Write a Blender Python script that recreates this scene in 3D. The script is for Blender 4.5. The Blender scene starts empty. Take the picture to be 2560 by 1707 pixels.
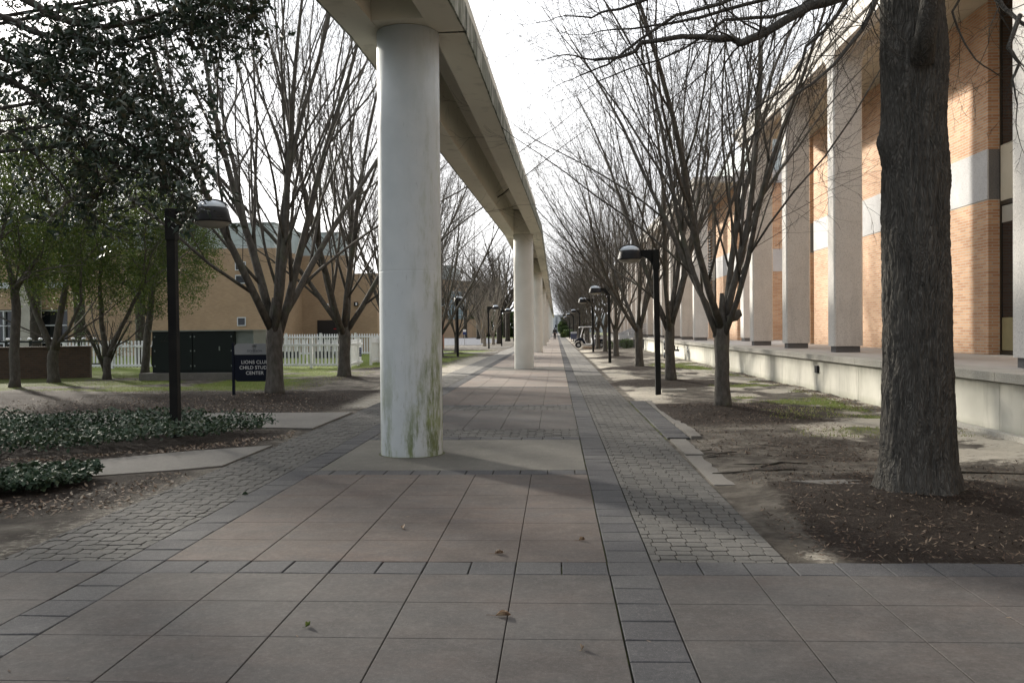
import bpy, math, random
import numpy as np
from mathutils import Vector, Matrix
R = math.radians
S = bpy.context.scene
COL = S.collection
# ------------------------------------------------------------ camera, sky, sun
SUN_EL, SUN_AZ = 19.0, math.atan2(0.64, 0.768)      # azimuth measured from +Y towards -X
EXPOSURE = 0.95
SKY_STRENGTH = 0.15
SUN_STRENGTH = 5.0
cam = bpy.data.cameras.new('camera'); camo = bpy.data.objects.new('camera', cam); COL.objects.link(camo)
camo.matrix_world = Matrix.Translation((0, 0, 1.6)) @ Matrix.Rotation(R(2.81), 4, 'Z') @ Matrix.Rotation(R(90-0.78), 4, 'X') @ Matrix.Rotation(R(-0.5), 4, 'Z')
cam.sensor_width = 36; cam.lens = 31.5; cam.clip_end = 5000; cam.clip_start = 0.05
S.camera = camo
w = bpy.data.worlds.new('World'); S.world = w; w.use_nodes = True
nt = w.node_tree; nt.nodes.clear()
sky = nt.nodes.new('ShaderNodeTexSky'); sky.sky_type = 'NISHITA'; sky.sun_disc = False
sky.sun_elevation = R(SUN_EL); sky.sun_rotation = -SUN_AZ
sky.air_density = 1.0; sky.dust_density = 6.0; sky.ozone_density = 1.0
hs = nt.nodes.new('ShaderNodeHueSaturation'); hs.inputs['Saturation'].default_value = 0.30; hs.inputs['Value'].default_value = 1.25
nt.links.new(sky.outputs[0], hs.inputs['Color'])
# thin bright cloud veil, mixed in by view direction
tc = nt.nodes.new('ShaderNodeTexCoord')
nz = nt.nodes.new('ShaderNodeTexNoise'); nz.inputs['Scale'].default_value = 2.2; nz.inputs['Detail'].default_value = 6
nt.links.new(tc.outputs['Generated'], nz.inputs['Vector'])
cr = nt.nodes.new('ShaderNodeValToRGB'); cr.color_ramp.elements[0].position = 0.3; cr.color_ramp.elements[1].position = 0.6
cr.color_ramp.elements[0].color = (0.75, 0.75, 0.75, 1); cr.color_ramp.elements[1].color = (1, 1, 1, 1)
nt.links.new(nz.outputs['Fac'], cr.inputs[0])
mx = nt.nodes.new('ShaderNodeMix'); mx.data_type = 'RGBA'; mx.blend_type = 'MIX'
nt.links.new(cr.outputs[0], mx.inputs['Factor']); nt.links.new(hs.outputs[0], mx.inputs['A'])
# the veil glows towards the sun and is dull behind the camera
sdir = (-math.sin(SUN_AZ)*math.cos(R(SUN_EL)), math.cos(SUN_AZ)*math.cos(R(SUN_EL)), math.sin(R(SUN_EL)))
dp = nt.nodes.new('ShaderNodeVectorMath'); dp.operation = 'DOT_PRODUCT'; dp.inputs[1].default_value = sdir; nt.links.new(tc.outputs['Generated'], dp.inputs[0])
gr_ = nt.nodes.new('ShaderNodeValToRGB'); ge = gr_.color_ramp.elements; ge.new(.5)
ge[0].position = 0.0; ge[0].color = (.27, .285, .31, 1); ge[1].position = .35; ge[1].color = (.58, .60, .63, 1); ge[2].position = .85; ge[2].color = (.98, .98, .98, 1)
mr_ = nt.nodes.new('ShaderNodeMapRange'); mr_.inputs['From Min'].default_value = -.6; nt.links.new(dp.outputs['Value'], mr_.inputs['Value']); nt.links.new(mr_.outputs[0], gr_.inputs[0])
ml_ = nt.nodes.new('ShaderNodeMix'); ml_.data_type = 'RGBA'; ml_.blend_type = 'MULTIPLY'; ml_.inputs['Factor'].default_value = 1
nt.links.new(gr_.outputs[0], ml_.inputs['A']); ml_.inputs['B'].default_value = (6.5, 6.6, 6.8, 1); nt.links.new(ml_.outputs['Result'], mx.inputs['B'])
bg = nt.nodes.new('ShaderNodeBackground'); bg.inputs['Strength'].default_value = SKY_STRENGTH
nt.links.new(mx.outputs['Result'], bg.inputs['Color'])
wo = nt.nodes.new('ShaderNodeOutputWorld'); nt.links.new(bg.outputs[0], wo.inputs[0])
sl = bpy.data.lights.new('sun', 'SUN'); sl.energy = SUN_STRENGTH; sl.angle = R(3.5); sl.color = (1.0, 0.93, 0.82)
so = bpy.data.objects.new('sun', sl); COL.objects.link(so)
sd = Vector((-math.sin(SUN_AZ)*math.cos(R(SUN_EL)), math.cos(SUN_AZ)*math.cos(R(SUN_EL)), math.sin(R(SUN_EL))))
so.rotation_euler = sd.to_track_quat('Z', 'Y').to_euler(); so.location = (-30, 30, 40)
S.view_settings.view_transform = 'Standard'; S.view_settings.look = 'None'
S.view_settings.exposure = EXPOSURE; S.view_settings.gamma = 1
S.cycles.max_bounces = 6; S.cycles.diffuse_bounces = 3; S.cycles.glossy_bounces = 2
S.cycles.transparent_max_bounces = 6

# ------------------------------------------------------------ noise
def _h(ix, iy, seed):
    n = (ix*374761393 + iy*668265263 + seed*1274126177) & 0xffffffff
    n = ((n ^ (n >> 13))*1274126177) & 0xffffffff
    return ((n ^ (n >> 16)) & 0xffff)/65535.0
def vnoise(x, y, seed=0):
    x = np.asarray(x, float); y = np.asarray(y, float)
    ix = np.floor(x).astype(np.int64); iy = np.floor(y).astype(np.int64)
    fx = x-ix; fy = y-iy; fx = fx*fx*(3-2*fx); fy = fy*fy*(3-2*fy)
    a = _h(ix, iy, seed); b = _h(ix+1, iy, seed); c = _h(ix, iy+1, seed); d = _h(ix+1, iy+1, seed)
    return (a*(1-fx)+b*fx)*(1-fy)+(c*(1-fx)+d*fx)*fy
def fbm(x, y, seed=0, o=4):
    s = 0; a = .5; t = 0
    for k in range(o):
        s = s+a*vnoise(np.asarray(x)*2**k, np.asarray(y)*2**k, seed+k*17); t += a; a *= .5
    return s/t
def sst(a, b, x):
    t = np.clip((np.asarray(x, float)-a)/(b-a), 0, 1); return t*t*(3-2*t)

# ------------------------------------------------------------ materials
M = {}
def nodes(name):
    m = bpy.data.materials.new(name); m.use_nodes = True; M[name] = m
    t = m.node_tree; b = t.nodes['Principled BSDF']; return m, t, b
def N(t, typ, **k):
    n = t.nodes.new(typ)
    for a, v in k.items():
        if a in n.inputs: n.inputs[a].default_value = v
        else: setattr(n, a, v)
    return n
def ramp(t, src, stops):
    r = t.nodes.new('ShaderNodeValToRGB'); e = r.color_ramp.elements
    while len(e) < len(stops): e.new(0.5)
    for i, (p, c) in enumerate(stops):
        e[i].position = p; e[i].color = (c[0], c[1], c[2], 1) if hasattr(c, '__len__') else (c, c, c, 1)
    t.links.new(src, r.inputs[0]); return r.outputs[0]
def mixc(t, f, a, b, mode='MIX'):
    n = t.nodes.new('ShaderNodeMix'); n.data_type = 'RGBA'; n.blend_type = mode
    for s, v in (('Factor', f), ('A', a), ('B', b)):
        if isinstance(v, bpy.types.NodeSocket): t.links.new(v, n.inputs[s])
        elif hasattr(v, '__len__'): n.inputs[s].default_value = (*v[:3], 1)
        else: n.inputs[s].default_value = v
    return n.outputs['Result']
def noise(t, scale, detail=5, vec=None, rough=.55):
    n = N(t, 'ShaderNodeTexNoise'); n.inputs['Scale'].default_value = scale
    n.inputs['Detail'].default_value = detail; n.inputs['Roughness'].default_value = rough
    if vec is not None: t.links.new(vec, n.inputs['Vector'])
    return n.outputs['Fac']
def objc(t, scale=(1, 1, 1), world=False):
    if world:
        g = t.nodes.new('ShaderNodeNewGeometry'); s = g.outputs['Position']
    else:
        g = t.nodes.new('ShaderNodeTexCoord'); s = g.outputs['Object']
    m = t.nodes.new('ShaderNodeMapping'); m.inputs['Scale'].default_value = scale
    t.links.new(s, m.inputs['Vector']); return m.outputs[0]
def bump(t, b, h, st=.3, d=.01):
    n = t.nodes.new('ShaderNodeBump'); n.inputs['Strength'].default_value = st; n.inputs['Distance'].default_value = d
    t.links.new(h, n.inputs['Height']); t.links.new(n.outputs[0], b.inputs['Normal'])
def rnd_island(t):
    g = t.nodes.new('ShaderNodeNewGeometry'); return g.outputs['Random Per Island']
def noisy(name, c1, c2, scale=3, rough=.8, bs=0, bscale=60, bd=.01, sc=(1, 1, 1), metal=0, speck=0, spec=.4, world=False):
    m, t, b = nodes(name); v = objc(t, sc, world)
    f = noise(t, scale, 6, v); c = ramp(t, f, [(.3, c1), (.7, c2)])
    if speck:
        f2 = noise(t, 180, 2, v); c = mixc(t, ramp(t, f2, [(.6, 0), (.72, speck)]), c, (.55, .52, .47))
        f3 = noise(t, 130, 2, v); c = mixc(t, ramp(t, f3, [(.6, 0), (.7, speck)]), c, (.05, .05, .05))
    t.links.new(c, b.inputs['Base Color'])
    b.inputs['Roughness'].default_value = rough; b.inputs['Metallic'].default_value = metal
    b.inputs['Specular IOR Level'].default_value = spec
    if bs: bump(t, b, noise(t, bscale, 4, v), bs, bd)
    return m
def flat(name, c, rough=.6, metal=0): return noisy(name, [x*.88 for x in c], c, 4, rough, metal=metal, spec=.2)
# stone of the terrace building: exposed aggregate concrete
def agg(name, c1, c2, streak=True):
    m, t, b = nodes(name); v = objc(t, (1, 1, 1), True); vs = objc(t, (1.3, 1.3, .12), True)
    c = ramp(t, noise(t, 1.2, 6, v), [(.3, c1), (.7, c2)])
    if streak:
        c = mixc(t, ramp(t, noise(t, 2.2, 7, vs, .65), [(.54, 0), (.76, .38)]), c, [x*.45 for x in c1])
    c = mixc(t, ramp(t, noise(t, 45, 3, v), [(.52, 0), (.66, .5)]), c, [x*.45 for x in c1])
    c = mixc(t, ramp(t, noise(t, 62, 3, v), [(.56, 0), (.68, .4)]), c, [min(1, x*1.5) for x in c2])
    t.links.new(c, b.inputs['Base Color']); b.inputs['Roughness'].default_value = .9
    bump(t, b, noise(t, 55, 4, v), .35, .01); return m
agg('aggregate', (.56, .535, .495), (.66, .635, .59))
agg('base_block', (.13, .13, .13), (.18, .175, .17), False)
agg('cap_stone', (.33, .315, .27), (.43, .41, .36))
agg('grey_panel', (.47, .47, .47), (.56, .56, .56), False)
noisy('smooth_beige', (.42, .37, .28), (.5, .45, .35), 1.5, .85, world=True)
noisy('terrace_floor', (.36, .34, .31), (.45, .425, .39), 2, .85, .2, 80, world=True)
# terrace wall : painted concrete with dark streaks and stains
m, t, b = nodes('terrace_wall'); v = objc(t, (1, 1, 1), True); vs = objc(t, (2.2, 2.2, .35), True)
c = ramp(t, noise(t, 1.5, 6, v), [(.3, (.50, .485, .41)), (.7, (.62, .60, .52))])
c = mixc(t, ramp(t, noise(t, 1.6, 8, vs, .7), [(.52, 0), (.75, .6)]), c, (.22, .21, .17))
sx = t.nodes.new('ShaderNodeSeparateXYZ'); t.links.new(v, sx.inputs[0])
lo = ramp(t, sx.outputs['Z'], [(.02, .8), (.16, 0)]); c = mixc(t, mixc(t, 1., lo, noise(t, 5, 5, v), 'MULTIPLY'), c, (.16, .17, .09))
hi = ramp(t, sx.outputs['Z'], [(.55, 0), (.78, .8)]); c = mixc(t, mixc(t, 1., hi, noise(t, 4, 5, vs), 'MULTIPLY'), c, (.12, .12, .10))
t.links.new(c, b.inputs['Base Color']); b.inputs['Roughness'].default_value = .85; bump(t, b, noise(t, 40, 5, v), .25, .01)
# bricks: courses run along (x+y, z)
def bricks(name, c1, c2, mort, bw=.30, rh=.068, ms=.008, var=(.6, 1.2)):
    m, t, b = nodes(name); v = objc(t, (1, 1, 1), True)
    s = t.nodes.new('ShaderNodeSeparateXYZ'); t.links.new(v, s.inputs[0])
    a = t.nodes.new('ShaderNodeMath'); a.operation = 'ADD'; t.links.new(s.outputs[0], a.inputs[0]); t.links.new(s.outputs[1], a.inputs[1])
    cb = t.nodes.new('ShaderNodeCombineXYZ'); t.links.new(a.outputs[0], cb.inputs[0]); t.links.new(s.outputs[2], cb.inputs[1])
    br = t.nodes.new('ShaderNodeTexBrick'); t.links.new(cb.outputs[0], br.inputs['Vector'])
    br.inputs['Scale'].default_value = 1; br.inputs['Mortar Size'].default_value = ms
    br.inputs['Brick Width'].default_value = bw; br.inputs['Row Height'].default_value = rh; br.inputs['Bias'].default_value = -.1
    br.inputs['Color1'].default_value = (*c1, 1); br.inputs['Color2'].default_value = (*c2, 1); br.inputs['Mortar'].default_value = (*mort, 1)
    c = mixc(t, ramp(t, noise(t, .7, 5, v), [(.35, .0), (.75, .35)]), br.outputs['Color'], [x*.55 for x in c1])
    t.links.new(c, b.inputs['Base Color']); b.inputs['Roughness'].default_value = .85
    bump(t, b, br.outputs['Fac'], -.5, .008); return m
bricks('orange_brick', (.48, .245, .125), (.67, .42, .25), (.52, .47, .38), ms=.010)
bricks('tan_brick', (.36, .245, .15), (.43, .30, .185), (.36, .28, .20), .22, .075)
bricks('red_brick', (.27, .10, .05), (.33, .14, .07), (.30, .22, .16), .22, .075)
bricks('garden_brick', (.07, .045, .03), (.11, .068, .042), (.09, .075, .06), .22, .075, .01)
# guideway column paint with algae
m, t, b = nodes('column_paint'); v = objc(t); vs = objc(t, (2.4, 2.4, .5))
s = t.nodes.new('ShaderNodeSeparateXYZ'); t.links.new(v, s.inputs[0])
c = ramp(t, noise(t, 2.5, 5, v), [(.3, (.53, .575, .58)), (.7, (.61, .65, .65))])
side = ramp(t, s.outputs['X'], [(.0, .12), (.33, 1.)])
low = ramp(t, s.outputs['Z'], [(.0, 1.), (.9, .28)])
st = ramp(t, noise(t, 2.0, 10, vs, .78), [(.47, 0), (.60, 1)])
mk = mixc(t, 1., mixc(t, 1., side, st, 'MULTIPLY'), low, 'ADD')
fm = t.nodes.new('ShaderNodeMath'); fm.operation = 'MULTIPLY'; t.links.new(st, fm.inputs[0])
sm = t.nodes.new('ShaderNodeMath'); sm.operation = 'MULTIPLY_ADD'; t.links.new(side, sm.inputs[0]); sm.inputs[1].default_value = .75
zr = t.nodes.new('ShaderNodeMapRange'); t.links.new(s.outputs['Z'], zr.inputs['Value']); zr.inputs['From Min'].default_value = 0; zr.inputs['From Max'].default_value = 1.5
zr.inputs['To Min'].default_value = .85; zr.inputs['To Max'].default_value = -.06
t.links.new(zr.outputs[0], sm.inputs[2]); t.links.new(sm.outputs[0], fm.inputs[1])
zh = t.nodes.new('ShaderNodeMapRange'); t.links.new(s.outputs['Z'], zh.inputs['Value']); zh.inputs['From Min'].default_value = 2.2; zh.inputs['From Max'].default_value = 4.6
zh.inputs['To Min'].default_value = 1; zh.inputs['To Max'].default_value = .25
f2 = t.nodes.new('ShaderNodeMath'); f2.operation = 'MULTIPLY'; f2.use_clamp = True; t.links.new(fm.outputs[0], f2.inputs[0]); t.links.new(zh.outputs[0], f2.inputs[1])
gcol = ramp(t, noise(t, 3, 4, v), [(.35, (.27, .32, .15)), (.6, (.16, .20, .09))])
c = mixc(t, f2.outputs[0], c, gcol)
c = mixc(t, ramp(t, noise(t, 9, 3, objc(t, (4, 4, .5))), [(.68, 0), (.76, .5)]), c, (.2, .2, .19))
t.links.new(c, b.inputs['Base Color']); b.inputs['Roughness'].default_value = .55; bump(t, b, noise(t, 30, 4, v), .08, .01)
noisy('column_paint_clean', (.70, .69, .63), (.78, .77, .71), 2, .55, world=True)
# guideway concrete
m, t, b = nodes('girder_concrete'); v = objc(t, (1, 1, 1), True); vs = objc(t, (1, .25, 1), True)
c = ramp(t, noise(t, .9, 6, vs), [(.3, (.60, .57, .47)), (.7, (.71, .68, .57))])
c = mixc(t, ramp(t, noise(t, 3, 6, v), [(.58, 0), (.75, .35)]), c, (.2, .2, .15))
t.links.new(c, b.inputs['Base Color']); b.inputs['Roughness'].default_value = .8; bump(t, b, noise(t, 20, 4, v), .1, .01)
m, t, b = nodes('girder_edge'); v = objc(t, (1, 1, 1), True); vs = objc(t, (1, 3, .7), True)
c = ramp(t, noise(t, 1.5, 6, vs, .7), [(.38, (.07, .075, .05)), (.5, (.2, .21, .16)), (.66, (.5, .5, .45))])
t.links.new(c, b.inputs['Base Color']); b.inputs['Roughness'].default_value = .9
# bark
def bark(name, c1, c2, ring=False, st=.6, sc=(1, 1, .18), k=9, d=.02):
    m, t, b = nodes(name); v = objc(t, sc)
    f = noise(t, k, 8, v, .65); c = ramp(t, f, [(.35, c1), (.68, c2)])
    v2 = objc(t); c = mixc(t, ramp(t, noise(t, 3, 5, v2), [(.55, 0), (.75, .5)]), c, (c2[0]*.9, c2[1]*1.15, c2[2]*.8))
    t.links.new(c, b.inputs['Base Color']); b.inputs['Roughness'].default_value = .9; b.inputs['Specular IOR Level'].default_value = .2
    bump(t, b, f, st, d); return m
bark('smooth_bark', (.058, .052, .044), (.125, .115, .10), st=.5, sc=(1, 1, .5), k=12)
bark('twig_bark', (.075, .065, .057), (.125, .112, .098))
m, t, b = nodes('oak_bark'); v = objc(t, (1, 1, .2)); vv = t.nodes.new('ShaderNodeTexVoronoi'); vv.feature = 'DISTANCE_TO_EDGE'; vv.inputs['Scale'].default_value = 58
dm = t.nodes.new('ShaderNodeMix'); dm.data_type = 'VECTOR'; dm.inputs['Factor'].default_value = .3; nn_ = N(t, 'ShaderNodeTexNoise'); nn_.inputs['Scale'].default_value = 5; t.links.new(v, nn_.inputs['Vector']); t.links.new(v, dm.inputs['A']); t.links.new(nn_.outputs['Color'], dm.inputs['B']); t.links.new(dm.outputs['Result'], vv.inputs['Vector'])
hh = ramp(t, vv.outputs['Distance'], [(.0, .45), (.3, 1)]); f = noise(t, 38, 7, v, .7)
c = mixc(t, hh, (.036, .034, .03), ramp(t, f, [(.3, (.075, .071, .063)), (.6, (.125, .118, .105)), (.75, (.20, .192, .17))]))
v2 = objc(t); c = mixc(t, ramp(t, noise(t, 48, 2, v2), [(.69, 0), (.76, .55)]), c, (.22, .23, .21))
t.links.new(c, b.inputs['Base Color']); b.inputs['Roughness'].default_value = .92; b.inputs['Specular IOR Level'].default_value = .15
bump(t, b, mixc(t, .4, hh, f), 1., .03)
bark('dark_bark', (.03, .027, .022), (.06, .052, .042))
bark('light_bark', (.15, .135, .11), (.27, .24, .20))
def leafm(name, cs, rough=.5, tr=.15):
    m, t, b = nodes(name); r = rnd_island(t)
    n = len(cs); c = ramp(t, r, [(i/(n-1), x) for i, x in enumerate(cs)])
    t.links.new(c, b.inputs['Base Color']); b.inputs['Roughness'].default_value = rough
    if tr:
        o = t.nodes['Material Output']; tb = t.nodes.new('ShaderNodeBsdfTranslucent'); t.links.new(c, tb.inputs['Color'])
        ms = t.nodes.new('ShaderNodeMixShader'); ms.inputs[0].default_value = tr
        t.links.new(b.outputs[0], ms.inputs[1]); t.links.new(tb.outputs[0], ms.inputs[2]); t.links.new(ms.outputs[0], o.inputs['Surface'])
    return m
leafm('magnolia_leaf', [(.014, .028, .016), (.022, .042, .024), (.03, .05, .03), (.045, .042, .02)], .5, .06)
leafm('green_leaf', [(.035, .062, .012), (.055, .092, .016), (.085, .125, .022), (.12, .13, .03)], .6, .35)
leafm('ivy_leaf', [(.014, .034, .016), (.022, .05, .022), (.035, .065, .034), (.045, .065, .025)], .68, .1)
leafm('dead_leaf', [(.10, .06, .035), (.20, .14, .09), (.32, .25, .17), (.14, .07, .03)], .8, .1)
leafm('pale_leaf', [(.16, .11, .075), (.26, .20, .14), (.12, .07, .045), (.36, .31, .24)], .8, .1)
leafm('bark_chip', [(.03, .02, .015), (.06, .036, .022), (.10, .065, .042), (.22, .17, .12)], .9, 0)
leafm('grass_blade', [(.09, .14, .018), (.14, .20, .028), (.22, .22, .07), (.30, .26, .12)], .6, .3)
leafm('shrub_leaf', [(.03, .06, .015), (.05, .09, .02), (.08, .12, .03)], .5, .25)
# ground
m, t, b = nodes('earth'); v = objc(t, (1, 1, 1), True)
def att(n):
    a = t.nodes.new('ShaderNodeAttribute'); a.attribute_name = n; return a.outputs['Fac']
def thr(a, nf, lo, hi):
    ad = t.nodes.new('ShaderNodeMath'); ad.operation = 'ADD'; t.links.new(a, ad.inputs[0]); t.links.new(nf, ad.inputs[1])
    return ramp(t, ad.outputs[0], [(lo, 0), (hi, 1)])
fine = noise(t, 14, 8, v, .7); finer = noise(t, 70, 5, v, .7); mid = noise(t, 2.2, 8, v, .65)
c = ramp(t, mid, [(.3, (.045, .039, .033)), (.45, (.095, .084, .07)), (.6, (.18, .163, .137)), (.74, (.30, .275, .23))])
c = mixc(t, thr(att('sand'), fine, .8, 1.15), c, ramp(t, mid, [(.3, (.40, .365, .30)), (.7, (.55, .51, .43))]))
c = mixc(t, thr(att('grass'), fine, .78, 1.1), c, ramp(t, finer, [(.3, (.07, .10, .018)), (.55, (.13, .17, .03)), (.75, (.25, .23, .10))]))
c = mixc(t, thr(att('mulch'), fine, .70, 1.02), c, ramp(t, finer, [(.35, (.018, .014, .012)), (.6, (.045, .034, .026)), (.75, (.12, .085, .06))]))
c = mixc(t, ramp(t, finer, [(.62, 0), (.75, .5)]), c, (.045, .035, .028))
t.links.new(c, b.inputs['Base Color']); b.inputs['Roughness'].default_value = .95; b.inputs['Specular IOR Level'].default_value = .15
bump(t, b, mixc(t, .5, fine, finer), 1., .07)
# paving
def paver(name, cs, speck=.3, moss=0, bs=.25, stain=.4):
    m, t, b = nodes(name); v = objc(t, (1, 1, 1), True); n = len(cs)
    c = ramp(t, rnd_island(t), [(i/(n-1), x) for i, x in enumerate(cs)])
    if name.startswith('slab') and name != 'slab_grey':
        c = mixc(t, ramp(t, noise(t, .9, 7, v, .65), [(.4, 0), (.6, .75)]), c, (cs[0][0]*1.16, cs[0][1]*1.0, cs[0][2]*.93))
        c = mixc(t, ramp(t, noise(t, 1.7, 7, objc(t, (1, 1.6, 1), True), .7), [(.45, 0), (.62, .6)]), c, (cs[0][1]*.86, cs[0][1]*.86, cs[0][1]*.86))
    c = mixc(t, ramp(t, noise(t, 1.1, 8, v, .6), [(.38, 0), (.7, stain)]), c, [x*.55 for x in cs[0]])
    c = mixc(t, ramp(t, noise(t, .45, 5, objc(t, (1, .6, 1), True), .6), [(.4, 0), (.65, stain*.6)]), c, [x*.72 for x in cs[-1]])
    c = mixc(t, ramp(t, noise(t, 17, 2, v, .5), [(.72, 0), (.76, .55)]), c, (.05, .045, .04))
    c = mixc(t, ramp(t, noise(t, 6, 8, v, .7), [(.5, 0), (.8, stain*.8)]), c, [x*1.25 for x in cs[-1]])
    c = mixc(t, ramp(t, noise(t, 230, 2, v), [(.62, 0), (.75, speck)]), c, (.5, .48, .46))
    c = mixc(t, ramp(t, noise(t, 190, 2, v), [(.6, 0), (.75, speck)]), c, (.05, .05, .05))
    t.links.new(c, b.inputs['Base Color']); c = mixc(t, ramp(t, noise(t, 38, 5, v, .75), [(.3, .38), (.55, 0)]), c, [x*.45 for x in cs[0]])
    c = mixc(t, ramp(t, noise(t, 26, 5, v, .75), [(.5, 0), (.75, .35)]), c, [x*1.6 for x in cs[-1]])
    t.links.new(c, b.inputs['Base Color']); b.inputs['Roughness'].default_value = .88; b.inputs['Specular IOR Level'].default_value = .15
    bump(t, b, noise(t, 160, 4, v), bs, .004); return m
paver('slab_sunlit', [(.24, .21, .185), (.27, .235, .20)], .15, stain=.6)  # far slabs: cleaner, and lightened so the sunlight sits in the colour
paver('octagon_sunlit', [(.17, .165, .15), (.20, .192, .175), (.23, .22, .20)], .2)  # far side strips, likewise a brighter copy with sunlight in the colour
paver('slab', [(.086, .082, .079), (.103, .096, .09)], .25, stain=.8)
paver('slab_pink', [(.112, .097, .087), (.129, .109, .096)], .2, stain=.85)
paver('slab_grey', [(.135, .129, .112), (.15, .142, .124)], .15, stain=.7)
paver('dark_paver', [(.064, .064, .068), (.078, .078, .08), (.092, .091, .09)], .5)
paver('octagon_paver', [(.085, .083, .077), (.102, .099, .092), (.12, .115, .106)], .3)
paver('plain_concrete', [(.165, .157, .142), (.18, .17, .153)], .25, stain=.6)
m, t, b = nodes('joint_soil'); v = objc(t, (1, 1, 1), True)
c = ramp(t, noise(t, 3, 6, v), [(.42, (.03, .026, .02)), (.52, (.07, .08, .018)), (.66, (.14, .15, .03))])
t.links.new(c, b.inputs['Base Color']); b.inputs['Roughness'].default_value = 1
noisy('asphalt', (.085, .09, .105), (.12, .127, .145), 3, .95, .2, 90, world=True, spec=.1)
flat('black_metal', (.018, .018, .02), .45); flat('lamp_glass', (.55, .6, .65), .15); flat('lens', (.30, .28, .24), .2)
noisy('lamp_post', (.010, .010, .011), (.02, .02, .018), 3, .75, world=True, spec=.15)
flat('dark_green', (.012, .018, .016), .5); flat('galvanised', (.22, .25, .23), .45, .3); flat('galv_rail', (.42, .43, .44), .4, .4)
flat('white_paint', (.78, .79, .80), .5); flat('navy', (.004, .007, .017), .6); flat('navy_bright', (.03, .05, .15), .4); flat('sign_grey', (.30, .31, .31), .5)
flat('letter', (.62, .62, .6), .5); flat('sign_dark', (.02, .025, .04), .5); flat('rubber', (.015, .015, .015), .8); flat('red', (.5, .03, .03), .5)
flat('window_frame', (.62, .64, .66), .4); flat('bronze_frame', (.035, .03, .02), .4); flat('metal_roof', (.46, .52, .52), .5)
flat('brown_door', (.028, .024, .024), .5); flat('cloth_dark', (.008, .008, .009), .9); flat('cloth_grey', (.05, .05, .05), .9); flat('skin', (.35, .2, .14), .6)
flat('hair', (.01, .008, .006), .7); flat('blind', (.35, .33, .28), .8); flat('yellow_board', (.26, .225, .12), .7); flat('iron', (.06, .07, .08), .4, .5)
flat('white_wall', (.60, .63, .66), .7); flat('glass_wall', (.25, .33, .38), .2); flat('straw', (.38, .27, .09), .9); flat('drain_metal', (.12, .115, .105), .7)
m, t, b = nodes('dark_glass'); b.inputs['Base Color'].default_value = (.012, .015, .017, 1); b.inputs['Roughness'].default_value = .06; b.inputs['Specular IOR Level'].default_value = .7
# ------------------------------------------------------------ mesh builder
class MB:
    def __init__(s): s.v = []; s.f = []
    def poly(s, pts):
        n = len(s.v); s.v += [tuple(p) for p in pts]; s.f.append(tuple(range(n, n+len(pts))))
    def box(s, x0, y0, z0, x1, y1, z1):
        n = len(s.v)
        s.v += [(x0, y0, z0), (x1, y0, z0), (x1, y1, z0), (x0, y1, z0), (x0, y0, z1), (x1, y0, z1), (x1, y1, z1), (x0, y1, z1)]
        s.f += [tuple(n+i for i in q) for q in ((3, 2, 1, 0), (4, 5, 6, 7), (0, 1, 5, 4), (1, 2, 6, 5), (2, 3, 7, 6), (3, 0, 4, 7))]
        return s
    def prism(s, pts, axis, a, b):      # outline extruded along an axis; pts are the two other coords in xyz order
        def mk(p, h): return {'x': (h, p[0], p[1]), 'y': (p[0], h, p[1]), 'z': (p[0], p[1], h)}[axis]
        n = len(s.v); k = len(pts); s.v += [mk(p, a) for p in pts]+[mk(p, b) for p in pts]
        s.f.append(tuple(n+i for i in range(k))[::-1]); s.f.append(tuple(n+k+i for i in range(k)))
        for i in range(k): s.f.append((n+i, n+(i+1) % k, n+k+(i+1) % k, n+k+i))
        return s
    def tube(s, pts, rads, sides=6, cap=True):
        n0 = len(s.v); k = len(pts); t = None
        for i, p in enumerate(pts):
            p = Vector(p); a = Vector(pts[max(0, i-1)]); b = Vector(pts[min(k-1, i+1)]); d = (b-a)
            if d.length < 1e-9: d = Vector((0, 0, 1))
            d.normalize()
            if t is None: t = d.orthogonal().normalized()
            t = (t-d*t.dot(d)).normalized(); q = d.cross(t)
            for j in range(sides):
                an = 2*math.pi*j/sides; s.v.append(tuple(p+(t*math.cos(an)+q*math.sin(an))*rads[i]))
        for i in range(k-1):
            for j in range(sides):
                a = n0+i*sides+j; b = n0+i*sides+(j+1) % sides; s.f.append((a, b, b+sides, a+sides))
        if cap:
            s.f.append(tuple(n0+j for j in range(sides))[::-1]); s.f.append(tuple(n0+(k-1)*sides+j for j in range(sides)))
        return s
    def lathe(s, prof, cx=0, cy=0, sides=24, cap=True):
        n0 = len(s.v)
        for r, z in prof:
            for j in range(sides):
                a = 2*math.pi*j/sides; s.v.append((cx+r*math.cos(a), cy+r*math.sin(a), z))
        for i in range(len(prof)-1):
            for j in range(sides):
                a = n0+i*sides+j; b = n0+i*sides+(j+1) % sides; s.f.append((a, b, b+sides, a+sides))
        if cap:
            s.f.append(tuple(n0+j for j in range(sides))[::-1]); s.f.append(tuple(n0+(len(prof)-1)*sides+j for j in range(sides)))
        return s
def mesh(name, mb, mat, smooth=False):
    me = bpy.data.meshes.new(name); me.from_pydata(mb.v, [], mb.f); me.materials.append(M[mat])
    if smooth: me.polygons.foreach_set('use_smooth', [True]*len(me.polygons))
    me.update(); return me
def tag(o, label=None, cat=None, group=None, kind=None):
    if label: o['label'] = label
    if cat: o['category'] = cat
    if group: o['group'] = group
    if kind: o['kind'] = kind
    return o
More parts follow.
